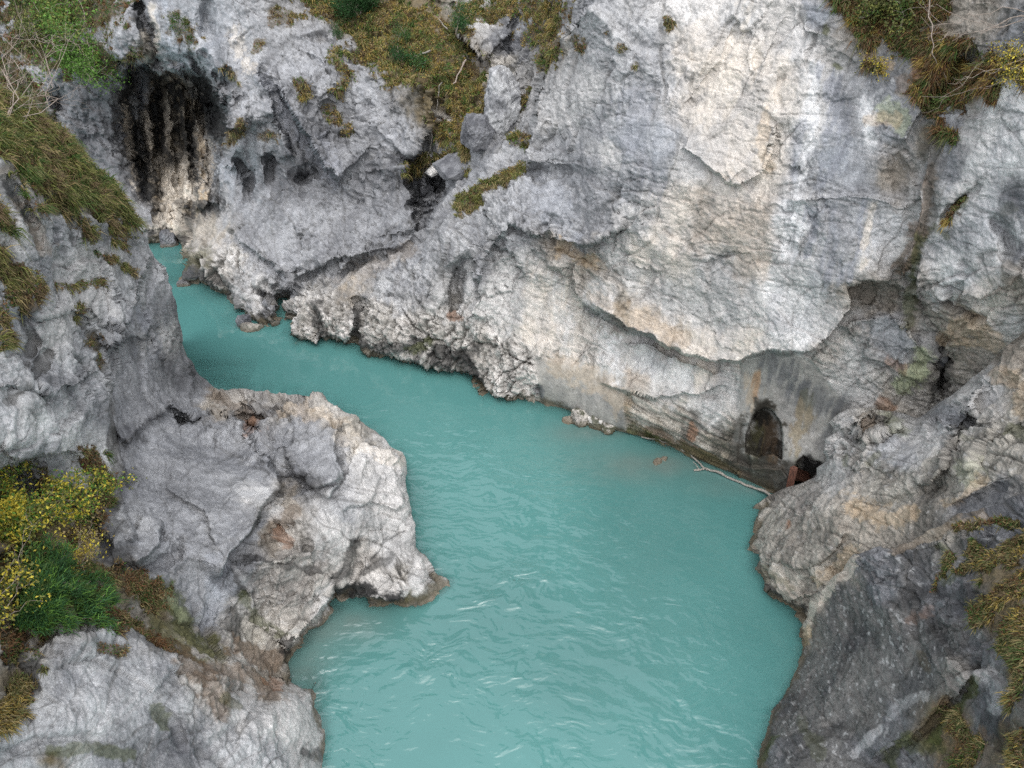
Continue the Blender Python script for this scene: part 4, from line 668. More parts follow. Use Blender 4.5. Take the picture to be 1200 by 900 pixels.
slabSty = [(985,680,10,'tan'),(960,710,10,'tan'),(945,745,8,'tan'),(1000,700,20,'slab'),(1030,680,20,'dk'),(1000,760,25,'slab'),(1050,740,25,'slab'),(960,800,20,'slab'),(930,850,20,'slab'),(1000,830,25,'slab'),(960,880,20,'slab'),(1100,690,18,'dk'),(1070,660,14,'slab'),
 (1100,630,14,'nose'),(1150,610,14,'dk'),(1140,650,14,'dk'),(1190,610,14,'dk'),(1180,690,14,'earth'),(1130,700,12,'dk'),(1100,750,20,'slab'),(1060,800,20,'slab'),(1040,830,12,'dk'),(1130,790,12,'gnarl'),(1150,760,14,'dk'),(1160,820,18,'dk'),(1190,740,20,'earth'),
 (1100,860,16,'earth'),(1060,880,12,'dk'),(1020,870,12,'dk'),(1180,870,14,'earth'),(1150,850,14,'dk'),(1100,840,12,'earth'),(1195,800,10,'earth'),(900,880,10,'dk')]
slabFeat = [('lip',[(1000,655),(1050,648),(1110,625)],.3,14,(1050,680)),('groove',[(1070,860),(1100,840),(1125,810),(1140,790)],.6,8),('lip',[(1140,790),(1110,830),(1070,862),(1020,890)],.5,24,(1050,830)),('dent',1010,812,12,12,0,.2,1),
 ('groove',[(1080,640),(1060,700),(1080,760)],.25,6),('groove',[(1140,640),(1120,700),(1140,760)],.3,8),('dent',1180,850,30,30,0,.4,1),('groove',[(950,860),(1000,840),(1060,820)],.15,5)]
slabPaint = [('black',[(1060,700),(1100,690),(1140,700)],13,.55),('black',[(1100,740),(1130,770)],12,.5),('black',[(1000,720),(990,780)],9,.35),('black',[(1150,840),(1180,870)],14,.6),('black',[(1120,640),(1160,640)],8,.5),('black',[(960,860),(1000,850)],8,.35),('cream',[(998,655),(975,682),(955,705),(942,735)],7,.6),('tan',[(942,738),(942,755)],6,.6),('black',[(885,900),(890,880),(900,860)],7,.6),('moss',[(890,895),(905,865)],6,.7),
 ('grass',[(1195,630),(1175,640),(1180,655)],10,.95),('grass',[(1140,650),(1160,655),(1130,665)],9,.8),('moss',[(1090,640),(1105,645)],5,.5),('grass',[(1120,615),(1180,605)],5,.8),('grass',[(1200,680),(1160,705),(1150,720)],14,1.),('grass',[(1200,720),(1180,740),(1195,780)],16,1.),
 ('moss',[(1130,670),(1100,675)],6,.4),('grass',[(1110,650),(1085,690)],4,.5),('rust',[(1085,710),(1070,725)],6,.2),('grass',[(1080,770),(1085,780)],6,.4),('grass',[(1190,800),(1185,820)],9,.85),('grass',[(1110,840),(1130,870),(1120,890)],12,.6),('brown',[(1110,840),(1130,870),(1120,890)],18,.6),
 ('rust',[(1115,850),(1130,880)],10,.5),('moss',[(1090,860),(1120,830),(1140,800)],6,.8),('grass',[(1195,870),(1190,895)],14,.95),('moss',[(1060,860),(1040,890)],8,.6),('white',[(1040,835),(1060,822),(1080,815)],6,.2),('white',[(1030,850),(1000,885)],4,.3),
 ('tan',[(1050,645),(1100,620),(1150,600)],8,.25),('moss',[(940,850),(960,880)],8,.3),('pale' if False else 'white',[(1150,790),(1170,800),(1160,830)],8,.2),('moss',[(1055,870),(1095,870)],9,.5)]
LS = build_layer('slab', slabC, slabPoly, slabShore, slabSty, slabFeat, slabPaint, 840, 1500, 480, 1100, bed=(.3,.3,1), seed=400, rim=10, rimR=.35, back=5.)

# ------------------------------------------------------------------ each rock mass its own object
def split(L, pieces, default):
    """pieces: (name, polygon in the layer's own coordinates, material, label, category, kind)"""
    H, W = L.H, L.W; idx = np.arange(H * W).reshape(H, W)
    a, b, c, d = idx[:-1, :-1], idx[1:, :-1], idx[1:, 1:], idx[:-1, 1:]
    k = L.keep; ok = (k[:-1, :-1] & k[1:, :-1] & k[1:, 1:] & k[:-1, 1:])
    zz = L.P[:, 2].reshape(H, W); ok &= ~((zz[:-1, :-1] < -1.8) & (zz[1:, 1:] < -1.8))
    F4 = np.stack([a, b, c, d], -1)[ok]
    cu = L.U[F4[:, 0]]; cv = L.V[F4[:, 0]]
    wob = fbm(L.P[F4[:, 0]] * .9, 4, 77) * 5
    lab = np.full(len(F4), -1)
    for i in range(len(pieces) - 1, -1, -1):
        lab[inside(pieces[i][1], cu + wob, cv + wob)] = i
    out = {}
    for i, pc in enumerate(pieces + [default]):
        m = lab == (i if i < len(pieces) else -1)
        if not m.any(): continue
        f = F4[m]; u, inv = np.unique(f, return_inverse=True)
        o = mesh_arrays(pc[0], L.P[u], inv.reshape(f.shape), pc[2], L.C[u])
        tag(o, pc[3], pc[4], None, pc[5]); out[pc[3]] = o
    return out
split(LF, [
 ('retaining_wall', wallPoly, M_conc, 'stained cast concrete wall with dark arched tunnel mouth at the waterline', 'wall', None),
 ('concrete_patch', patchPoly, M_conc, 'smooth grey-brown cement patch on the foot of the pale cliff, streaked with white drips', 'wall', None),
 ('rock_outcrop', [(320,330),(345,322),(395,318),(412,345),(420,380),(412,425),(320,425)], M_rock, 'rounded black-flecked white rock lump at the far bank waterline', 'rock', None),
 ('rock_face', [(255,185),(262,110),(220,50),(190,-20),(160,-340),(470,-340),(420,30),(408,60),(440,88),(505,84),(512,130),(500,165),(482,190),(488,272),(440,302),(345,322),(322,335),(330,410),(180,410),(190,300),(240,270)], M_rock, 'blue-grey rock buttress beyond the bend, with white foot standing in the water', 'cliff', 'structure'),
 ('ravine_slope', [(470,-340),(420,30),(408,60),(440,88),(505,84),(512,130),(500,165),(482,190),(488,272),(545,250),(612,205),(618,160),(632,100),(640,50),(700,-10),(730,-340)], M_rock, 'steep overgrown gully floor between the two grey cliffs', 'slope', 'structure'),
 ('rock_face', [(-430,-340),(160,-340),(190,-20),(220,50),(262,110),(255,185),(240,270),(190,300),(180,420),(-430,420)], M_rock, 'dark hollowed cliff at the head of the gorge with black and cream streaks', 'cliff', 'structure'),
 ('rock_face', [(1092,-340),(1100,100),(1085,150),(1078,220),(1062,300),(1060,330),(1072,380),(1085,470),(1420,720),(1420,-340)], M_rock, 'white and tan knobbly cliff at upper right below the hanging brown plants', 'cliff', 'structure'),
 ], ('rock_face', None, M_rock, 'tall cream and blue-grey streaked cliff above the concrete wall', 'cliff', 'structure'))
split(LL, [
 ('rock_outcrop', [(248,440),(248,470),(270,485),(290,505),(305,530),(325,560),(331,572),(310,592),(290,625),(270,650),(255,700),(262,740),(285,768),(345,775),(440,780),(560,740),(560,600),(480,430)], M_rock, 'broken pale rock headland jutting into the turquoise pool', 'rock', None),
 ('rock_outcrop', [(-380,780),(20,765),(60,748),(100,744),(135,726),(155,735),(180,760),(230,778),(330,782),(420,770),(480,1120),(-380,1120)], M_rock, 'pitted blue-grey rock hump at lower left below the green bush', 'rock', None),
 ('ledge_ground', [(-380,560),(0,570),(100,545),(125,560),(112,640),(135,672),(190,680),(215,700),(250,752),(285,770),(335,784),(330,790),(230,780),(180,762),(155,737),(135,728),(100,746),(60,750),(20,767),(-380,780)], M_rock, 'mossy soil ledge sloping down between the two left rocks', 'ledge', 'structure'),
 ], ('rock_face', None, M_rock, 'near left limestone cliff with a smooth scooped grey hollow', 'cliff', 'structure'))
split(LN, [], ('rock_outcrop', None, M_rock, 'layered tan rock nose overhanging the water beside the concrete wall', 'rock', None))
split(LS, [], ('rock_outcrop', None, M_rock, 'dark charcoal rock slab sloping into the water at lower right', 'rock', None))
# ------------------------------------------------------------------ water
def make_water():
    m, n, b, l = nodes('glacial_water'); tc = NN(n, 'ShaderNodeTexCoord')
    a = NN(n, 'ShaderNodeAttribute', attribute_name='Col')
    nz = NN(n, 'ShaderNodeTexNoise', Scale=.16, Detail=3.); l.new(tc.outputs['Object'], nz.inputs['Vector'])
    mr = NN(n, 'ShaderNodeMapRange'); mr.inputs['To Min'].default_value = .88; mr.inputs['To Max'].default_value = 1.12; l.new(nz.outputs['Fac'], mr.inputs['Value'])
    mx = NN(n, 'ShaderNodeVectorMath', operation='SCALE'); l.new(a.outputs['Color'], mx.inputs[0]); l.new(mr.outputs[0], mx.inputs['Scale'])
    # milk-cloudy body (light comes back from below the surface) under a rippled mirror skin
    n.nodes.remove(b); df = NN(n, 'ShaderNodeBsdfDiffuse'); l.new(mx.outputs[0], df.inputs['Color'])
    gl = NN(n, 'ShaderNodeBsdfGlossy', Roughness=.03); gl.inputs['Color'].default_value = (1, 1, 1, 1)
    mp = NN(n, 'ShaderNodeMapping'); mp.inputs['Rotation'].default_value = (0, 0, R(38)); mp.inputs['Scale'].default_value = (1.0, 1.9, 1)
    wr = NN(n, 'ShaderNodeTexNoise', Scale=.5, Detail=2.); l.new(tc.outputs['Object'], wr.inputs['Vector'])
    wa = NN(n, 'ShaderNodeVectorMath', operation='SCALE'); wa.inputs['Scale'].default_value = 1.6; l.new(wr.outputs['Color'], wa.inputs[0])
    wb = NN(n, 'ShaderNodeVectorMath', operation='ADD'); l.new(tc.outputs['Object'], wb.inputs[0]); l.new(wa.outputs[0], wb.inputs[1]); l.new(wb.outputs[0], mp.inputs[0])
    w1 = NN(n, 'ShaderNodeTexNoise', Scale=1.15, Detail=2., Roughness=.5); l.new(mp.outputs[0], w1.inputs['Vector'])
    w2 = NN(n, 'ShaderNodeTexNoise', Scale=6.5, Detail=2., Roughness=.5); l.new(mp.outputs[0], w2.inputs['Vector'])
    k2 = NN(n, 'ShaderNodeMath', operation='MULTIPLY'); k2.inputs[1].default_value = .06; l.new(w2.outputs['Fac'], k2.inputs[0])
    sm = NN(n, 'ShaderNodeMath', operation='ADD'); l.new(w1.outputs['Fac'], sm.inputs[0]); l.new(k2.outputs[0], sm.inputs[1])
    # breeze: ripples in the near pool, almost still water up the gorge
    sp_ = NN(n, 'ShaderNodeSeparateXYZ'); l.new(tc.outputs['Object'], sp_.inputs[0])
    cy = NN(n, 'ShaderNodeMapRange'); cy.inputs['From Min'].default_value = 29; cy.inputs['From Max'].default_value = 17; cy.inputs['To Min'].default_value = .06; cy.inputs['To Max'].default_value = 1.; l.new(sp_.outputs[1], cy.inputs['Value'])
    cx = NN(n, 'ShaderNodeMapRange'); cx.inputs['From Min'].default_value = 7.5; cx.inputs['From Max'].default_value = 1.5; cx.inputs['To Min'].default_value = .35; cx.inputs['To Max'].default_value = 1.; l.new(sp_.outputs[0], cx.inputs['Value'])
    cz = NN(n, 'ShaderNodeTexNoise', Scale=.28, Detail=2.); l.new(tc.outputs['Object'], cz.inputs['Vector'])
    cq = NN(n, 'ShaderNodeMapRange'); cq.inputs['From Min'].default_value = .35; cq.inputs['From Max'].default_value = .62; cq.inputs['To Min'].default_value = .45; cq.inputs['To Max'].default_value = 1.25; l.new(cz.outputs['Fac'], cq.inputs['Value'])
    h1 = NN(n, 'ShaderNodeMath', operation='MULTIPLY'); l.new(cx.outputs[0], h1.inputs[0]); l.new(cy.outputs[0], h1.inputs[1])
    h2 = NN(n, 'ShaderNodeMath', operation='MULTIPLY'); l.new(h1.outputs[0], h2.inputs[0]); l.new(cq.outputs[0], h2.inputs[1])
    hm = NN(n, 'ShaderNodeMath', operation='MULTIPLY'); l.new(sm.outputs[0], hm.inputs[0]); l.new(h2.outputs[0], hm.inputs[1])
    bp = NN(n, 'ShaderNodeBump', Strength=1., Distance=.2); l.new(hm.outputs[0], bp.inputs['Height']); l.new(bp.outputs[0], gl.inputs['Normal'])
    fr = NN(n, 'ShaderNodeFresnel', IOR=1.62); l.new(bp.outputs[0], fr.inputs['Normal'])
    body = NN(n, 'ShaderNodeMixShader'); l.new(fr.outputs[0], body.inputs[0]); l.new(df.outputs[0], body.inputs[1]); l.new(gl.outputs[0], body.inputs[2])
    tr = NN(n, 'ShaderNodeBsdfTransparent'); ms = NN(n, 'ShaderNodeMixShader')
    l.new(a.outputs['Alpha'], ms.inputs[0]); l.new(tr.outputs[0], ms.inputs[1]); l.new(body.outputs[0], ms.inputs[2]); l.new(ms.outputs[0], n.nodes['Material Output'].inputs[0])
    # surface with real ripples: livelier in the near pool, nearly still up the gorge
    xs = np.concatenate([np.arange(-60, -12, .8), np.arange(-12, 14, .05), np.arange(14, 40, .8)]); ys = np.concatenate([np.arange(-10, 8.5, .5), np.arange(8.5, 26, .05), np.arange(26, 50, .16), np.arange(50, 80, 1.)])
    X, Y = np.meshgrid(xs, ys); H, W = X.shape; X = X.ravel(); Y = Y.ravel()
    q = np.column_stack([X, Y, 0 * X]).astype(np.float32)
    wv = q + .5 * np.column_stack([fbm(q * .6, 2, 1), fbm(q * .6 + 5, 2, 2), 0 * X]).astype(np.float32)
    # ripples travel across the pool: stretched along one direction
    ca, sa = math.cos(R(-38)), math.sin(R(-38))
    r_ = np.column_stack([(wv[:, 0] * ca + wv[:, 1] * sa) * 1.15, (-wv[:, 0] * sa + wv[:, 1] * ca) * 2.3, wv[:, 2]]).astype(np.float32)
    h = .10 * perlin(r_ * .7, 11) + .055 * perlin(r_ * 1.6 + 7, 12) + .016 * perlin(r_ * 3.8 + 3, 13)
    k = sstep(27, 15, Y) * sstep(-9, -3, X + (20 - Y) * .1) ; k = .12 + .88 * k
    k *= .55 + .9 * sstep(-.3, .4, fbm(q * .22, 2, 14))
    Z = h * k * .12
    # how deep the rock lies under the surface decides how much of it shows through
    dep = np.full(H * W, 3., np.float32)
    for L in (LF, LL, LN, LS):
        s = L.keep.ravel() & (L.P[:, 2] > -1.6) & (L.P[:, 2] < .02)
        px = L.P[s, 0]; py = L.P[s, 1]; pz = -L.P[s, 2]
        i = np.searchsorted(xs, px); j = np.searchsorted(ys, py); okk = (i > 0) & (i < W) & (j > 0) & (j < H)
        np.minimum.at(dep, (j[okk] * W + i[okk]), pz[okk])
    g = dep.reshape(H, W)
    for _ in range(5):
        g = np.minimum(g, .0 + np.minimum(np.minimum(np.roll(g, 1, 0), np.roll(g, -1, 0)), np.minimum(np.roll(g, 1, 1), np.roll(g, -1, 1))) + .12)
    for _ in range(4): g = (g + np.roll(g, 1, 0) + np.roll(g, -1, 0) + np.roll(g, 1, 1) + np.roll(g, -1, 1)) / 5
    al = 1 - .55 * np.exp(-g.ravel() / .22)
    col = np.tile(np.array([.082, .226, .214], np.float32), (H * W, 1))
    cl = sstep(.0, .5, fbm(q * .09, 3, 15) + .1)
    col = col * (1 - .15 * cl[:, None])
    # stirred-up silt over the shallow rubble by the far bank and in the corner below the headland
    for (u, v, rx, ry, kk) in ((760, 545, 2.6, .9, .45), (690, 505, 1.6, .7, .4), (395, 735, 1.6, .8, .4), (355, 785, .9, .9, .4), (860, 570, 1.5, .6, .3)):
        c = at(u, v, 'z', 0); d = ((X - c.x) / rx) ** 2 + ((Y - c.y) / ry) ** 2; mm = (kk * np.exp(-d) * (1 + .8 * fbm(q * .8, 3, 16)))[:, None]
        col = col * (1 - mm) + np.array([.17, .17, .15]) * mm
    me_v = np.column_stack([X, Y, Z]); idx = np.arange(H * W).reshape(H, W)
    f = np.stack([idx[:-1, :-1], idx[:-1, 1:], idx[1:, 1:], idx[1:, :-1]], -1).reshape(-1, 4)
    o = mesh_arrays('water', me_v, f, m)
    ca_ = o.data.color_attributes.new('Col', 'FLOAT_COLOR', 'POINT'); ca_.data.foreach_set('color', np.column_stack([col, al]).astype(np.float32).ravel())
    tag(o, 'milky turquoise river water filling the gorge', 'water', None, 'structure')
make_water()
bed = mesh_arrays('river_bed_ground', np.array([(-300, -100, -3.), (300, -100, -3.), (300, 400, -3.), (-300, 400, -3.)]), np.array([[0, 1, 2, 3]]), M_rock, np.full((4, 3), .1))
tag(bed, 'silty river bed under the turquoise water', 'ground', None, 'structure')
# ------------------------------------------------------------------ plants
PAL = {'olive': (.15,.155,.06), 'green': (.07,.12,.03), 'lime': (.20,.21,.06), 'straw': (.32,.25,.12), 'gold': (.34,.25,.07), 'leafgreen': (.11,.22,.04), 'rust': (.18,.095,.045), 'brown': (.16,.115,.065), 'yellow': (.60,.50,.07), 'dkgreen': (.03,.075,.025), 'fir': (.045,.12,.04)}
def palette(names, n, noise=None):
    P = np.array([PAL[x] for x in names]); k = rng.integers(0, len(P), n)
    if noise is not None: k = np.clip(((noise + .5) * len(P) + rng.normal(0, .7, n)).astype(int), 0, len(P) - 1)
    return P[k] * rng.uniform(.65, 1.35, (n, 1))
def strips(base, d, length, width, col, droop):
    """bent tapering blades: three cross-sections each"""
    n = len(base); side = np.cross(d, rng.normal(size=(n, 3))); side /= np.linalg.norm(side, axis=1)[:, None] + 1e-9
    L = length[:, None]; w_ = width[:, None]
    p1 = base + d * L * .5; p2 = base + d * L * .9 + np.array([0, 0, -1.]) * L * droop[:, None]
    V = np.stack([base - side * w_, base + side * w_, p1 - side * w_ * .8, p1 + side * w_ * .8, p2 - side * w_ * .15, p2 + side * w_ * .15], 1).reshape(-1, 3)
    i = np.arange(n)[:, None] * 6
    Fc = np.concatenate([i + [0, 1, 3, 2], i + [2, 3, 5, 4]]); C_ = np.repeat(col, 6, 0)
    return V, Fc, C_
def leaf_quads(pos, size, col, flat=None):
    n = len(pos); a = rng.normal(size=(n, 3)); a /= np.linalg.norm(a, axis=1)[:, None]
    b = np.cross(a, rng.normal(size=(n, 3)) if flat is None else flat + .6 * rng.normal(size=(n, 3))); b /= np.linalg.norm(b, axis=1)[:, None] + 1e-9
    s_ = size[:, None]; V = np.stack([pos - a * s_, pos - b * s_ * .5, pos + a * s_, pos + b * s_ * .5], 1).reshape(-1, 3)
    return V, np.arange(n)[:, None] * 4 + [0, 1, 2, 3], np.repeat(col, 4, 0)
def join(parts):
    V = []; Fc = []; C_ = []; o = 0
    for v, f, c in parts: V.append(v); Fc.append(f + o); C_.append(c); o += len(v)
    return np.concatenate(V), np.concatenate(Fc), np.concatenate(C_)

def grass(L, poly, n, label, names, length=.28, thr=.3, leaves=.4, leafnames=('olive', 'brown', 'rust', 'green'), lw=1.):
    s = np.where((L.veg > thr) & L.keep.ravel() & inside(poly, L.U, L.V) & (L.P[:, 2] > .1))[0]
    if not len(s): return
    st = np.linalg.norm(L.P[s] - np.array([0, 0, CAM_Z]), axis=1); p = L.veg[s] * st ** 2; p /= p.sum()
    # clumps: pick tussock centres first, then blades around them
    cen = rng.choice(s, max(6, n // 30), p=p); ci = (rng.random(n) ** 1.4 * len(cen)).astype(int); k = cen[ci]; lean = rng.normal(0, .5, (len(cen), 3)); tall = rng.uniform(.5, 1.45, len(cen)); hue = rng.normal(0, .22, len(cen))
    sp = .16
    base = L.P[k] + rng.normal(0, sp * .5, (n, 3)) * np.array([1, 1, .35]); nr = L.N[k]
    # settle every blade back on the rock: nearest vertex in a small window of the sheet
    dd = ((base[:, 0]) / np.maximum(base[:, 1] * cs + (CAM_Z - base[:, 2]) * sn, .1)) * F + 600
    vv = 450 - F * ((base[:, 2] - CAM_Z) * cs + base[:, 1] * sn) / np.maximum(base[:, 1] * cs + (CAM_Z - base[:, 2]) * sn, .1)
    iu = np.clip(np.searchsorted(L.us, dd), 0, L.W - 1); iv = np.clip(np.searchsorted(L.vs, vv), 0, L.H - 1)
    kk = iv * L.W + iu; okk = L.veg[kk] > .12; kk = np.where(okk, kk, k); base = L.P[kk] + rng.normal(0, .012, (n, 3)) - L.N[kk] * .02
    far = np.linalg.norm(base - np.array([0, 0, CAM_Z]), axis=1) / 25.
    cn = .7 * fbm((base * .9).astype(np.float32), 3, 500) + hue[ci]
    d = L.N[kk] * .55 + np.array([0, 0, .55]) + rng.normal(0, .33, (n, 3)) + lean[ci]; d /= np.linalg.norm(d, axis=1)[:, None]
    ln = length * rng.uniform(.5, 1.25, n) * tall[ci]; P = [strips(base, d, ln, (.006 + .009 * far) * lw, palette(names, n, cn), rng.uniform(.15, .6, n))]
    m = int(n * leaves)
    if m:
        k2 = rng.choice(s, m, p=p); b2 = L.P[k2] + L.N[k2] * rng.uniform(.0, .09, (m, 1)); f2 = np.linalg.norm(b2 - np.array([0, 0, CAM_Z]), axis=1) / 25.
        P.append(leaf_quads(b2, rng.uniform(.02, .05, m) * np.clip(f2, .5, 1.3), palette(leafnames, m, fbm((b2 * 1.3).astype(np.float32), 3, 501)), L.N[k2]))
    V, Fc, C_ = join(P); o = mesh_arrays('grass', V, Fc, M_leaf, C_, False); tag(o, label, 'grass', None, 'stuff'); return o
def box(u0, v0, u1, v1): return [(u0, v0), (u1, v0), (u1, v1), (u0, v1)]
grass(LL, box(-180, 60, 175, 300), 32000, 'olive and straw grass covering the slope at upper left', ('green', 'olive', 'lime', 'straw', 'brown'), .34)
grass(LL, box(-60, 300, 240, 470), 5000, 'small dry grass patches in cracks of the near left cliff', ('olive', 'lime', 'straw', 'brown'), .22)
grass(LL, box(-180, 520, 210, 775), 20000, 'mixed green and brown undergrowth on the left ledge around the bushes', ('green', 'olive', 'straw', 'brown', 'rust'), .2, leaves=.8)
grass(LL, box(-60, 775, 300, 920), 2500, 'golden grass and moss between rocks at the lower left corner', ('gold', 'straw', 'olive'), .22)
grass(LF, box(340, -30, 660, 205), 30000, 'autumn-coloured grass and scrub in the gully between the cliffs', ('green', 'olive', 'lime', 'straw', 'gold', 'olive', 'brown'), .36, leaves=.8, leafnames=('green', 'leafgreen', 'olive', 'gold', 'rust', 'straw'))
grass(LF, box(455, 170, 640, 285), 7000, 'yellow-green grass strip along the sloping shelf above the flutings', ('lime', 'olive', 'straw'), .3)
grass(LF, box(-40, -30, 235, 180), 15000, 'brown and green scrub on the upper left rim', ('green', 'olive', 'brown', 'rust'), .34, leaves=.9, leafnames=('green', 'fir', 'olive', 'brown'))
grass(LF, box(235, -30, 425, 190), 5000, 'olive tufts scattered over the blue-grey buttress', ('olive', 'straw', 'brown'), .26)
grass(LF, box(630, 0, 800, 100), 3500, 'small brown moss cushions dotted on the pale upper cliff', ('brown', 'olive', 'straw'), .13)
grass(LF, box(940, -30, 1230, 290), 24000, 'hanging brown and green vegetation at the upper right corner', ('green', 'olive', 'brown', 'rust', 'gold'), .3, leaves=1., leafnames=('green', 'olive', 'rust', 'brown', 'rust'))
grass(LS, box(1040, 560, 1380, 960), 19000, 'golden and green grass tussocks on the dark slab at right', ('green', 'olive', 'straw', 'olive', 'gold', 'brown'), .17, thr=.45, leaves=.5)

def tube_arrays(pts, radii, k=6):
    P = np.array([list(p) for p in pts], float); T = np.gradient(P, axis=0); T /= np.linalg.norm(T, axis=1)[:, None] + 1e-9
    a = np.cross(T, [0.31, .2, .93]); a /= np.linalg.norm(a, axis=1)[:, None] + 1e-9; b = np.cross(T, a); th = np.arange(k) * 2 * math.pi / k
    V = P[:, None] + np.array(radii)[:, None, None] * (np.cos(th)[None, :, None] * a[:, None] + np.sin(th)[None, :, None] * b[:, None])
    V = V.reshape(-1, 3); Fc = []
    for i in range(len(P) - 1):
        for j in range(k): Fc.append((i * k + j, i * k + (j + 1) % k, (i + 1) * k + (j + 1) % k, (i + 1) * k + j))
    return V, np.array(Fc), np.full((len(V), 3), .3)
def wiggle(p0, p1, n, amp, sag=0.):
    p0 = np.array(list(p0)); p1 = np.array(list(p1)); t = np.linspace(0, 1, n)[:, None]; L_ = np.linalg.norm(p1 - p0)
    o = p0 + (p1 - p0) * t; w_ = np.cumsum(rng.normal(0, 1, (n, 3)), 0); w_ -= w_[0] + (w_[-1] - w_[0]) * t
    return o + w_ * amp * L_ / n + np.array([0, 0, -1.]) * sag * np.sin(t * math.pi)
def twigs(root, tips, r0, depth, amp=.5, sag=0., spread=.35):
    """bare branches from one root to several tips, each with side twigs"""
    out = []; ends = []
    for tp in tips:
        pl = wiggle(root, tp, 9, amp, sag); out.append(tube_arrays(pl, np.linspace(r0, r0 * .3, 9), 5)); L_ = np.linalg.norm(pl[-1] - pl[0]); ends += list(pl[3:])
        def sub(pl, r, lv):
            for i in range(2, len(pl)):
                if rng.random() < .75:
                    dirv = pl[i] - pl[i - 2]; dirv = dirv / (np.linalg.norm(dirv) + 1e-9) + rng.normal(0, .65, 3); dirv /= np.linalg.norm(dirv)
                    q = wiggle(pl[i], pl[i] + dirv * L_ * spread * rng.uniform(.4, 1) * (.6 ** (depth - lv)), 5, .4); out.append(tube_arrays(q, np.linspace(r, r * .35, 5), 4)); ends.extend(list(q[2:]))
                    if lv > 1: sub(q, r * .55, lv - 1)
        sub(pl, r0 * .5, depth)
    return out, np.array(ends)
def shrub(name, L, u, v, tips, label, cat, leafcols, nleaf, lsize, r0=.02, depth=2, needles=False, spread=.35, group=None, lift=.0, scat=.1):
    root, n = surf(L, u, v, -.05); T = empty(name, root, label, cat, group)
    tip_w = [surf(L, a, b, c)[0] for a, b, c in tips]
    out, ends = twigs(root, tip_w, r0, depth, spread=spread)
    V, Fc, C_ = join(out); mesh_arrays('branches', V - np.array(list(root)), Fc, M_twig, C_, True, T)
    if nleaf:
        e = ends[rng.integers(0, len(ends), nleaf)]; p = e + rng.normal(0, scat, (nleaf, 3))
        cn = fbm((p * 2.5).astype(np.float32), 2, 600) * 1.2
        if needles:
            d = (e - np.array(list(root))); d /= np.linalg.norm(d, axis=1)[:, None] + 1e-9; d = d * .8 + rng.normal(0, .45, (nleaf, 3)) + [0, 0, .15]; d /= np.linalg.norm(d, axis=1)[:, None]
            Q = strips(p, d, rng.uniform(.6, 1.3, nleaf) * lsize, np.full(nleaf, lsize * .055), palette(leafcols, nleaf, cn), rng.uniform(0, .25, nleaf))
        else: Q = leaf_quads(p, rng.uniform(.6, 1.2, nleaf) * lsize, palette(leafcols, nleaf, cn))
        mesh_arrays('foliage', Q[0] - np.array(list(root)), Q[1], M_leaf, Q[2], False, T)
    return T
# near left ledge
shrub('yellow_bush', LL, -25, 640, [(20,575,.4),(60,570,.5),(90,578,.5),(30,610,.6),(60,605,.6),(5,560,.4),(10,640,.6),(75,590,.3),(-20,600,.6)], 'yellow-green leafy bush at the left edge above the fir-like shrub', 'bush', ('lime', 'leafgreen', 'yellow', 'lime', 'leafgreen', 'yellow'), 11000, .045, .014, 2, spread=.25, scat=.10)
shrub('yellow_bush', LL, 85, 690, [(60,640,.5),(75,622,.6),(95,625,.6),(100,640,.5),(45,650,.5),(85,650,.6)], 'small gold-leaved bush beside the dark crack, right of the larger bush', 'bush', ('gold', 'yellow', 'straw', 'lime'), 1500, .038, .012, 2, scat=.08)
shrub('yellow_bush', LL, -20, 740, [(5,660,.5),(15,690,.6),(0,700,.6),(10,725,.5),(-10,650,.5)], 'lowest yellow-leaved bush on the left edge beside the green shrub', 'bush', ('yellow', 'lime', 'green'), 1700, .04, .012, 2, scat=.09)
shrub('juniper_shrub', LL, 20, 735, [(30,675,.5),(55,668,.5),(75,675,.55),(95,695,.5),(105,715,.4),(100,735,.3),(70,740,.45),(45,700,.65),(70,705,.7),(30,725,.55),(85,715,.6),(50,745,.35)], 'dense green feathery evergreen shrub on the left ledge', 'shrub', ('dkgreen', 'fir', 'leafgreen', 'fir', 'green'), 22000, .16, .014, 2, needles=True, scat=.07)
shrub('juniper_shrub', LL, 112, 580, [(105,565,.2),(118,560,.2),(120,572,.2)], 'small green sprig in the crack above the yellow bushes', 'shrub', ('green', 'fir'), 700, .08, .008, 1, needles=True, scat=.05)
# upper left rim
shrub('green_shrub', LF, 60, 40, [(70,10,1.),(95,15,1.4),(120,25,1.4),(120,45,1.),(100,40,1.6),(80,30,1.4)], 'bright green shrub at the top left corner', 'shrub', ('leafgreen', 'lime', 'leafgreen', 'green'), 5200, .085, .03, 2, scat=.28)
shrub('green_shrub', LF, 80, 62, [(100,62,.8),(115,66,1.),(130,72,.8),(125,78,.6),(105,75,.8),(90,70,.8)], 'lower green shrub overhanging the dark cliff at upper left', 'shrub', ('leafgreen', 'green', 'leafgreen'), 3400, .08, .03, 2, scat=.25)
shrub('green_shrub', LF, 30, 30, [(40,35,1.),(55,50,1.2),(60,30,1.2),(50,20,1.)], 'pale yellow-green shrub left of the bright green one', 'shrub', ('lime', 'olive', 'green'), 1500, .07, .03, 2, scat=.25)
shrub('bare_branches', LL, 10, 150, [(12,60,1.2),(20,20,1.8),(60,25,2.2),(75,10,2.4),(45,60,1.6),(70,70,1.8),(5,40,1.),(30,90,1.2)], 'leafless pale twigs rising from the grass slope at top left', 'branches', (), 0, 0, .012, 2, spread=.3)
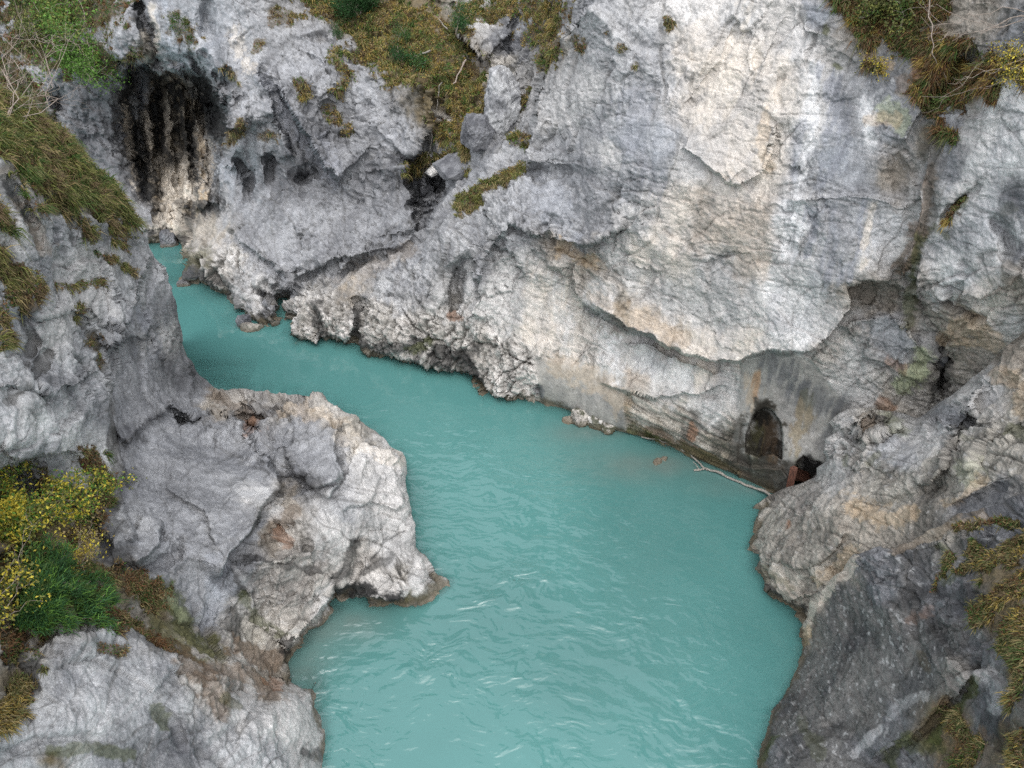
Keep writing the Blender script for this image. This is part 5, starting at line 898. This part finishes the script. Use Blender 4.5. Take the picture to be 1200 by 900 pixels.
# gully
shrub('small_fir', LF, 420, 18, [(395,0,1.),(415,-12,1.4),(435,0,1.),(425,-5,1.4),(440,8,.8),(400,12,.6),(415,4,1.4)], 'dark fir tree at the top edge above the blue-grey buttress', 'tree', ('dkgreen', 'dkgreen', 'fir'), 6500, .24, .05, 2, needles=True, scat=.2)
shrub('small_fir', LF, 537, 38, [(532,22,.5),(537,20,.8),(542,26,.5),(540,32,.4)], 'small round green fir in the upper gully', 'tree', ('dkgreen', 'fir', 'fir'), 2200, .15, .02, 2, needles=True, scat=.13)
shrub('small_fir', LF, 468, 75, [(462,60,.4),(470,55,.7),(475,65,.5)], 'dark green fir sapling beside the yellow shrub in the gully', 'tree', ('dkgreen', 'fir'), 1300, .15, .02, 1, needles=True, scat=.13)
shrub('small_fir', LF, 473, 52, [(466,42,.4),(472,38,.6),(478,46,.4)], 'upper green fir sapling left of the gully grass', 'tree', ('fir', 'green'), 1000, .14, .02, 1, needles=True, scat=.12)
shrub('small_fir', LF, 395, 42, [(390,32,.3),(396,30,.5),(400,38,.3)], 'tiny green fir on the ledge of the blue-grey buttress', 'tree', ('fir', 'dkgreen'), 700, .13, .02, 1, needles=True, scat=.1)
shrub('yellow_shrub', LF, 450, 62, [(442,50,.4),(450,46,.6),(455,55,.5),(446,58,.4)], 'yellow autumn shrub at the left of the gully', 'shrub', ('gold', 'straw', 'lime'), 700, .06, .02, 1, scat=.15)
shrub('green_shrub', LF, 485, 78, [(482,66,.4),(495,72,.5),(500,78,.4)], 'low blue-green shrub beside the fir sapling in the gully', 'shrub', ('green', 'fir'), 900, .06, .02, 1, scat=.16)
# upper right
shrub('green_shrub', LF, 1045, -8, [(1010,0,.4),(1030,8,.6),(1060,8,.6),(1085,2,.6),(1045,2,.7),(1020,20,.3),(1060,25,.3)], 'green leafy shrub along the top edge at right', 'shrub', ('green', 'lime', 'olive'), 3600, .05, .02, 2, scat=.16)
shrub('yellow_shrub', LF, 1215, 95, [(1185,60,.4),(1195,75,.5),(1190,90,.4),(1200,62,.5),(1180,55,.3)], 'yellow-leaved shrub at the right edge under the bare twigs', 'shrub', ('gold', 'yellow', 'olive'), 1600, .032, .012, 2, scat=.1)
shrub('yellow_shrub', LF, 1032, 92, [(1015,65,.2),(1025,72,.2),(1040,80,.2),(1035,72,.25)], 'small yellow plant rooted in the grey cliff at right', 'plant', ('gold', 'yellow', 'olive'), 420, .035, .008, 1, scat=.09)
shrub('bare_branches', LF, 1215, 20, [(1105,22,1.6),(1130,28,2.),(1150,45,1.8),(1110,12,1.4),(1165,40,1.6)], 'pale leafless twigs reaching in from the top right corner', 'branches', (), 0, 0, .009, 2, spread=.25)
shrub('bare_branches', LF, 1220, 62, [(1130,115,1.4),(1150,90,1.6),(1110,120,1.2)], 'arching bare twig drooping across the right-hand vegetation', 'branches', (), 0, 0, .009, 1, spread=.25)
def stick(name, pts, r0, r1, label, cat, mat, group=None, side=()):
    P = [at(*p) if not isinstance(p, Vector) else p for p in pts]; Q = []
    for i in range(len(P) - 1):
        w_ = wiggle(P[i], P[i + 1], 6, .25); Q += list(w_[:-1])
    Q.append(np.array(list(P[-1]))); rr = np.linspace(r0, r1, len(Q)) * (1 + .12 * rng.normal(size=len(Q)))
    parts = [tube_arrays(Q, rr, 8)]
    for (i, tip, r) in side: parts.append(tube_arrays(wiggle(Q[int(i * (len(Q) - 1))], at(*tip), 6, .25), np.linspace(r, r * .4, 6), 6))
    V, Fc, C_ = join(parts); o = mesh_arrays(name, V, Fc, mat, C_); return tag(o, label, cat, group)
sp = lambda L, u, v, off: surf(L, u, v, off)[0]
stick('hanging_root', [sp(LF,1100,-6,.6), sp(LF,1101,40,.5), sp(LF,1100,66,.45), sp(LF,1106,90,.3)], .016, .006, 'thin straight root hanging down from the top edge at right', 'root', M_twig)
stick('dead_branch', [sp(LF,519,98,.3), sp(LF,512,125,.3), sp(LF,508,142,.25)], .03, .02, 'pale dead stick leaning upright in the gully', 'branch', M_drift)
stick('dead_branch', [sp(LF,508,142,.2), sp(LF,509,160,.3), sp(LF,504,185,.2)], .022, .012, 'thin curved dead branch hanging over the buttress edge', 'branch', M_drift)
stick('dead_branch', [sp(LF,486,67,.3), sp(LF,496,65,.35), sp(LF,506,64,.3)], .035, .05, 'short white dead log lying across the gully grass', 'branch', M_drift)
stick('dead_branch', [sp(LF,531,98,.3), sp(LF,540,82,.35), sp(LF,547,72,.3)], .03, .05, 'brown rotten branch slanting up the gully scrub', 'branch', M_twig)
stick('dead_branch', [sp(LF,514,25,.3), sp(LF,524,37,.3)], .02, .03, 'short pale stick near the top of the gully', 'branch', M_drift)
stick('driftwood_branch', [(752,512,'z',.12),(782,518,'z',.22),(806,529,'z',.15),(820,543,'z',.08),(829,551,'z',.05)], .025, .038, 'pale curved driftwood branch at the waterline below the layered wall', 'driftwood', M_drift)
stick('driftwood_log', [(813,551,'z',.06),(828,549,'z',.08),(850,558,'z',.07),(880,570,'z',.09),(907,584,'z',.12)], .035, .06, 'long grey driftwood log floating up to the tunnel wall', 'driftwood', M_drift, side=((.12, (812,541,'z',.25), .022),))

# ------------------------------------------------------------------ loose and half-sunk stones
def ico(sub):
    import bmesh
    bm = bmesh.new(); bmesh.ops.create_icosphere(bm, subdivisions=sub, radius=1); V = np.array([v.co[:] for v in bm.verts]); Fc = np.array([[v.index for v in f.verts] for f in bm.faces]); bm.free(); return V, Fc
ICO = ico(6)
def stone(pos, dims, rot, seed, label, style, block=.5, rough=.12, cat='rock', name='boulder', group=None, moss=0.):
    V, Fc = ICO; V = V.copy(); r = np.random.default_rng(seed)
    b = np.abs(V).max(1)[:, None]; V = V * (1 - block) + V / b * .78 * block                        # between round and blocky
    for _ in range(7):                                                                             # broken-off planes
        n = r.normal(size=3); n /= np.linalg.norm(n); d = V @ n; V -= np.clip(d - r.uniform(.62, .85), 0, None)[:, None] * n
    N_ = V / np.linalg.norm(V, axis=1)[:, None]; S_ = np.array(dims); q = (V * S_).astype(np.float32) + seed * 3.1
    h = rough * fbm(q * 2.2, 4, seed) + rough * .5 * (ridged(q * 5, 3, seed + 4) - .7) + .02 * fbm(q * 14, 2, seed + 8)
    M = np.array(Matrix.Rotation(R(rot[2]), 3, 'Z') @ Matrix.Rotation(R(rot[1]), 3, 'Y') @ Matrix.Rotation(R(rot[0]), 3, 'X'))
    W_ = (V * S_ + N_ * h[:, None]) @ M.T
    a, b2 = STY[style][0], STY[style][1]; k = sstep(-.25, .25, fbm(q * 1.6, 4, seed + 20))[:, None]
    c = np.array(a) * (1 - k) + np.array(b2) * k; c = c * (1 + .5 * fbm(q * 7, 3, seed + 30, .7) + .4 * fbm(q * 22, 2, seed + 31))[:, None]
    if moss: m = (sstep(-.1, .2, fbm(q * 2.5, 3, seed + 40) + moss - .5))[:, None] * .85; c = c * (1 - m) + np.array([.045, .05, .02]) * m
    z = W_[:, 2] + pos[2]; ft = (sstep(.35, .02, z) * (abs(pos[2]) < 1.5) * .75)[:, None]; c = c * (1 - ft) + np.array([.10, .08, .05]) * ft
    o = mesh_arrays(name, W_, Fc, M_rock, np.clip(c, .01, .9)); o.location = pos; return tag(o, label, cat, group)
stone(sp(LF,566,156,.5), (.85,.8,.95), (5,8,20), 11, 'squared dark grey boulder perched at the foot of the gully', 'dk', .75)
stone(sp(LF,540,190,.1), (1.5,1.1,.45), (20,-18,30), 12, 'smooth slanting grey slab below the squared boulder', 'dk', .8, .06)
stone(sp(LF,512,196,.1), (.7,.35,.2), (10,-30,30), 13, 'narrow pale slab edge beside the grassy shelf', 'pale', .8, .06)
stone(sp(LF,590,125,.1), (.9,.8,1.9), (0,6,10), 14, 'tall light grey rock standing above the squared boulder', 'greyl', .5, .2)
stone(at(295,384,'z',.08), (.62,.35,.30), (0,5,15), 15, 'small half-sunk stone below the undercut white rock', 'nose', .4, .08)
stone(at(286,376,'z',.3), (.4,.35,.35), (0,5,15), 25, 'dark wet stone wedged under the white rock foot', 'dk', .4, .12)
stone(at(197,281,'z',.3), (.6,.5,.8), (0,12,20), 16, 'pointed grey rock at the waterline in the far hollow', 'dk', .4, .2)
stone(at(216,332,'z',.05), (.45,.35,.25), (0,5,15), 17, 'low dark rock tip at the far bend waterline', 'dk', .4, .12)
stone(at(684,488,'z',.25), (.55,.42,.42), (0,0,30), 18, 'white-flecked mossy stone at the left end of the waterline cluster', 'gnarl', .4, .16, moss=.5)
stone(at(703,494,'z',.22), (.6,.42,.42), (0,0,-20), 19, 'dark mossy stone in the middle of the waterline cluster', 'karren', .4, .16, moss=.6)
stone(at(714,501,'z',.12), (.4,.36,.38), (0,0,10), 20, 'black mossy stone at the right end of the waterline cluster', 'gnarl', .4, .14, moss=.75)
stone(at(668,493,'z',-.02), (.36,.33,.22), (0,0,10), 21, 'brown silted stone just breaking the water left of the mossy cluster', 'tan', .3, .08)
stone(at(771,542,'z',-.05), (.30,.2,.19), (0,10,50), 22, 'small brown stone breaking the water off the layered wall', 'tan', .4, .08)
stone(at(779,540,'z',-.10), (.18,.15,.2), (0,0,50), 23, 'tiny brown stone tip in the water beside a slightly larger one', 'tan', .4, .06)

# ------------------------------------------------------------------ timber at the tunnel
def beam(name, p0, p1, w_, d_, label, cat, mat, roll=0.):
    import bmesh
    bm = bmesh.new(); bmesh.ops.create_cube(bm, size=1); L_ = (p1 - p0).length
    bmesh.ops.scale(bm, vec=(w_, d_, L_), verts=bm.verts)
    bmesh.ops.subdivide_edges(bm, edges=bm.edges[:], cuts=6, use_grid_fill=True)
    for v in bm.verts:
        n_ = fbm(np.array([[v.co.x * 6, v.co.y * 6, v.co.z * 2.5 + p0.x]], np.float32), 3, 9)[0]; v.co.x += n_ * w_ * .22; v.co.y += n_ * d_ * .2
        if v.co.z > L_ * .42: v.co.z += n_ * .12
    me = bpy.data.meshes.new(name); bm.to_mesh(me); bm.free(); me.materials.append(mat)
    o = bpy.data.objects.new(name, me); COL.objects.link(o); o.location = (p0 + p1) / 2
    o.rotation_euler = ((p1 - p0).to_track_quat('Z', 'X') @ Matrix.Rotation(roll, 3, 'Z').to_quaternion()).to_euler()
    return tag(o, label, cat)
pa = at(913, 583, 'z', -.2) + Vector((0, -.7, 0)); beam('timber_post', pa, pa + Vector((-.06, .05, 2.0)), .24, .18, 'red-brown wooden post standing in the water at the tunnel mouth', 'post', M_rust, .3)
pb = at(930, 560, 'z', .75); beam('timber_plank', pb + Vector((-.1, .1, .25)), pb + Vector((.75, .25, -.35)), .12, .5, 'reddish rusty plate lying in the small dark tunnel opening', 'plate', M_rust, .5)
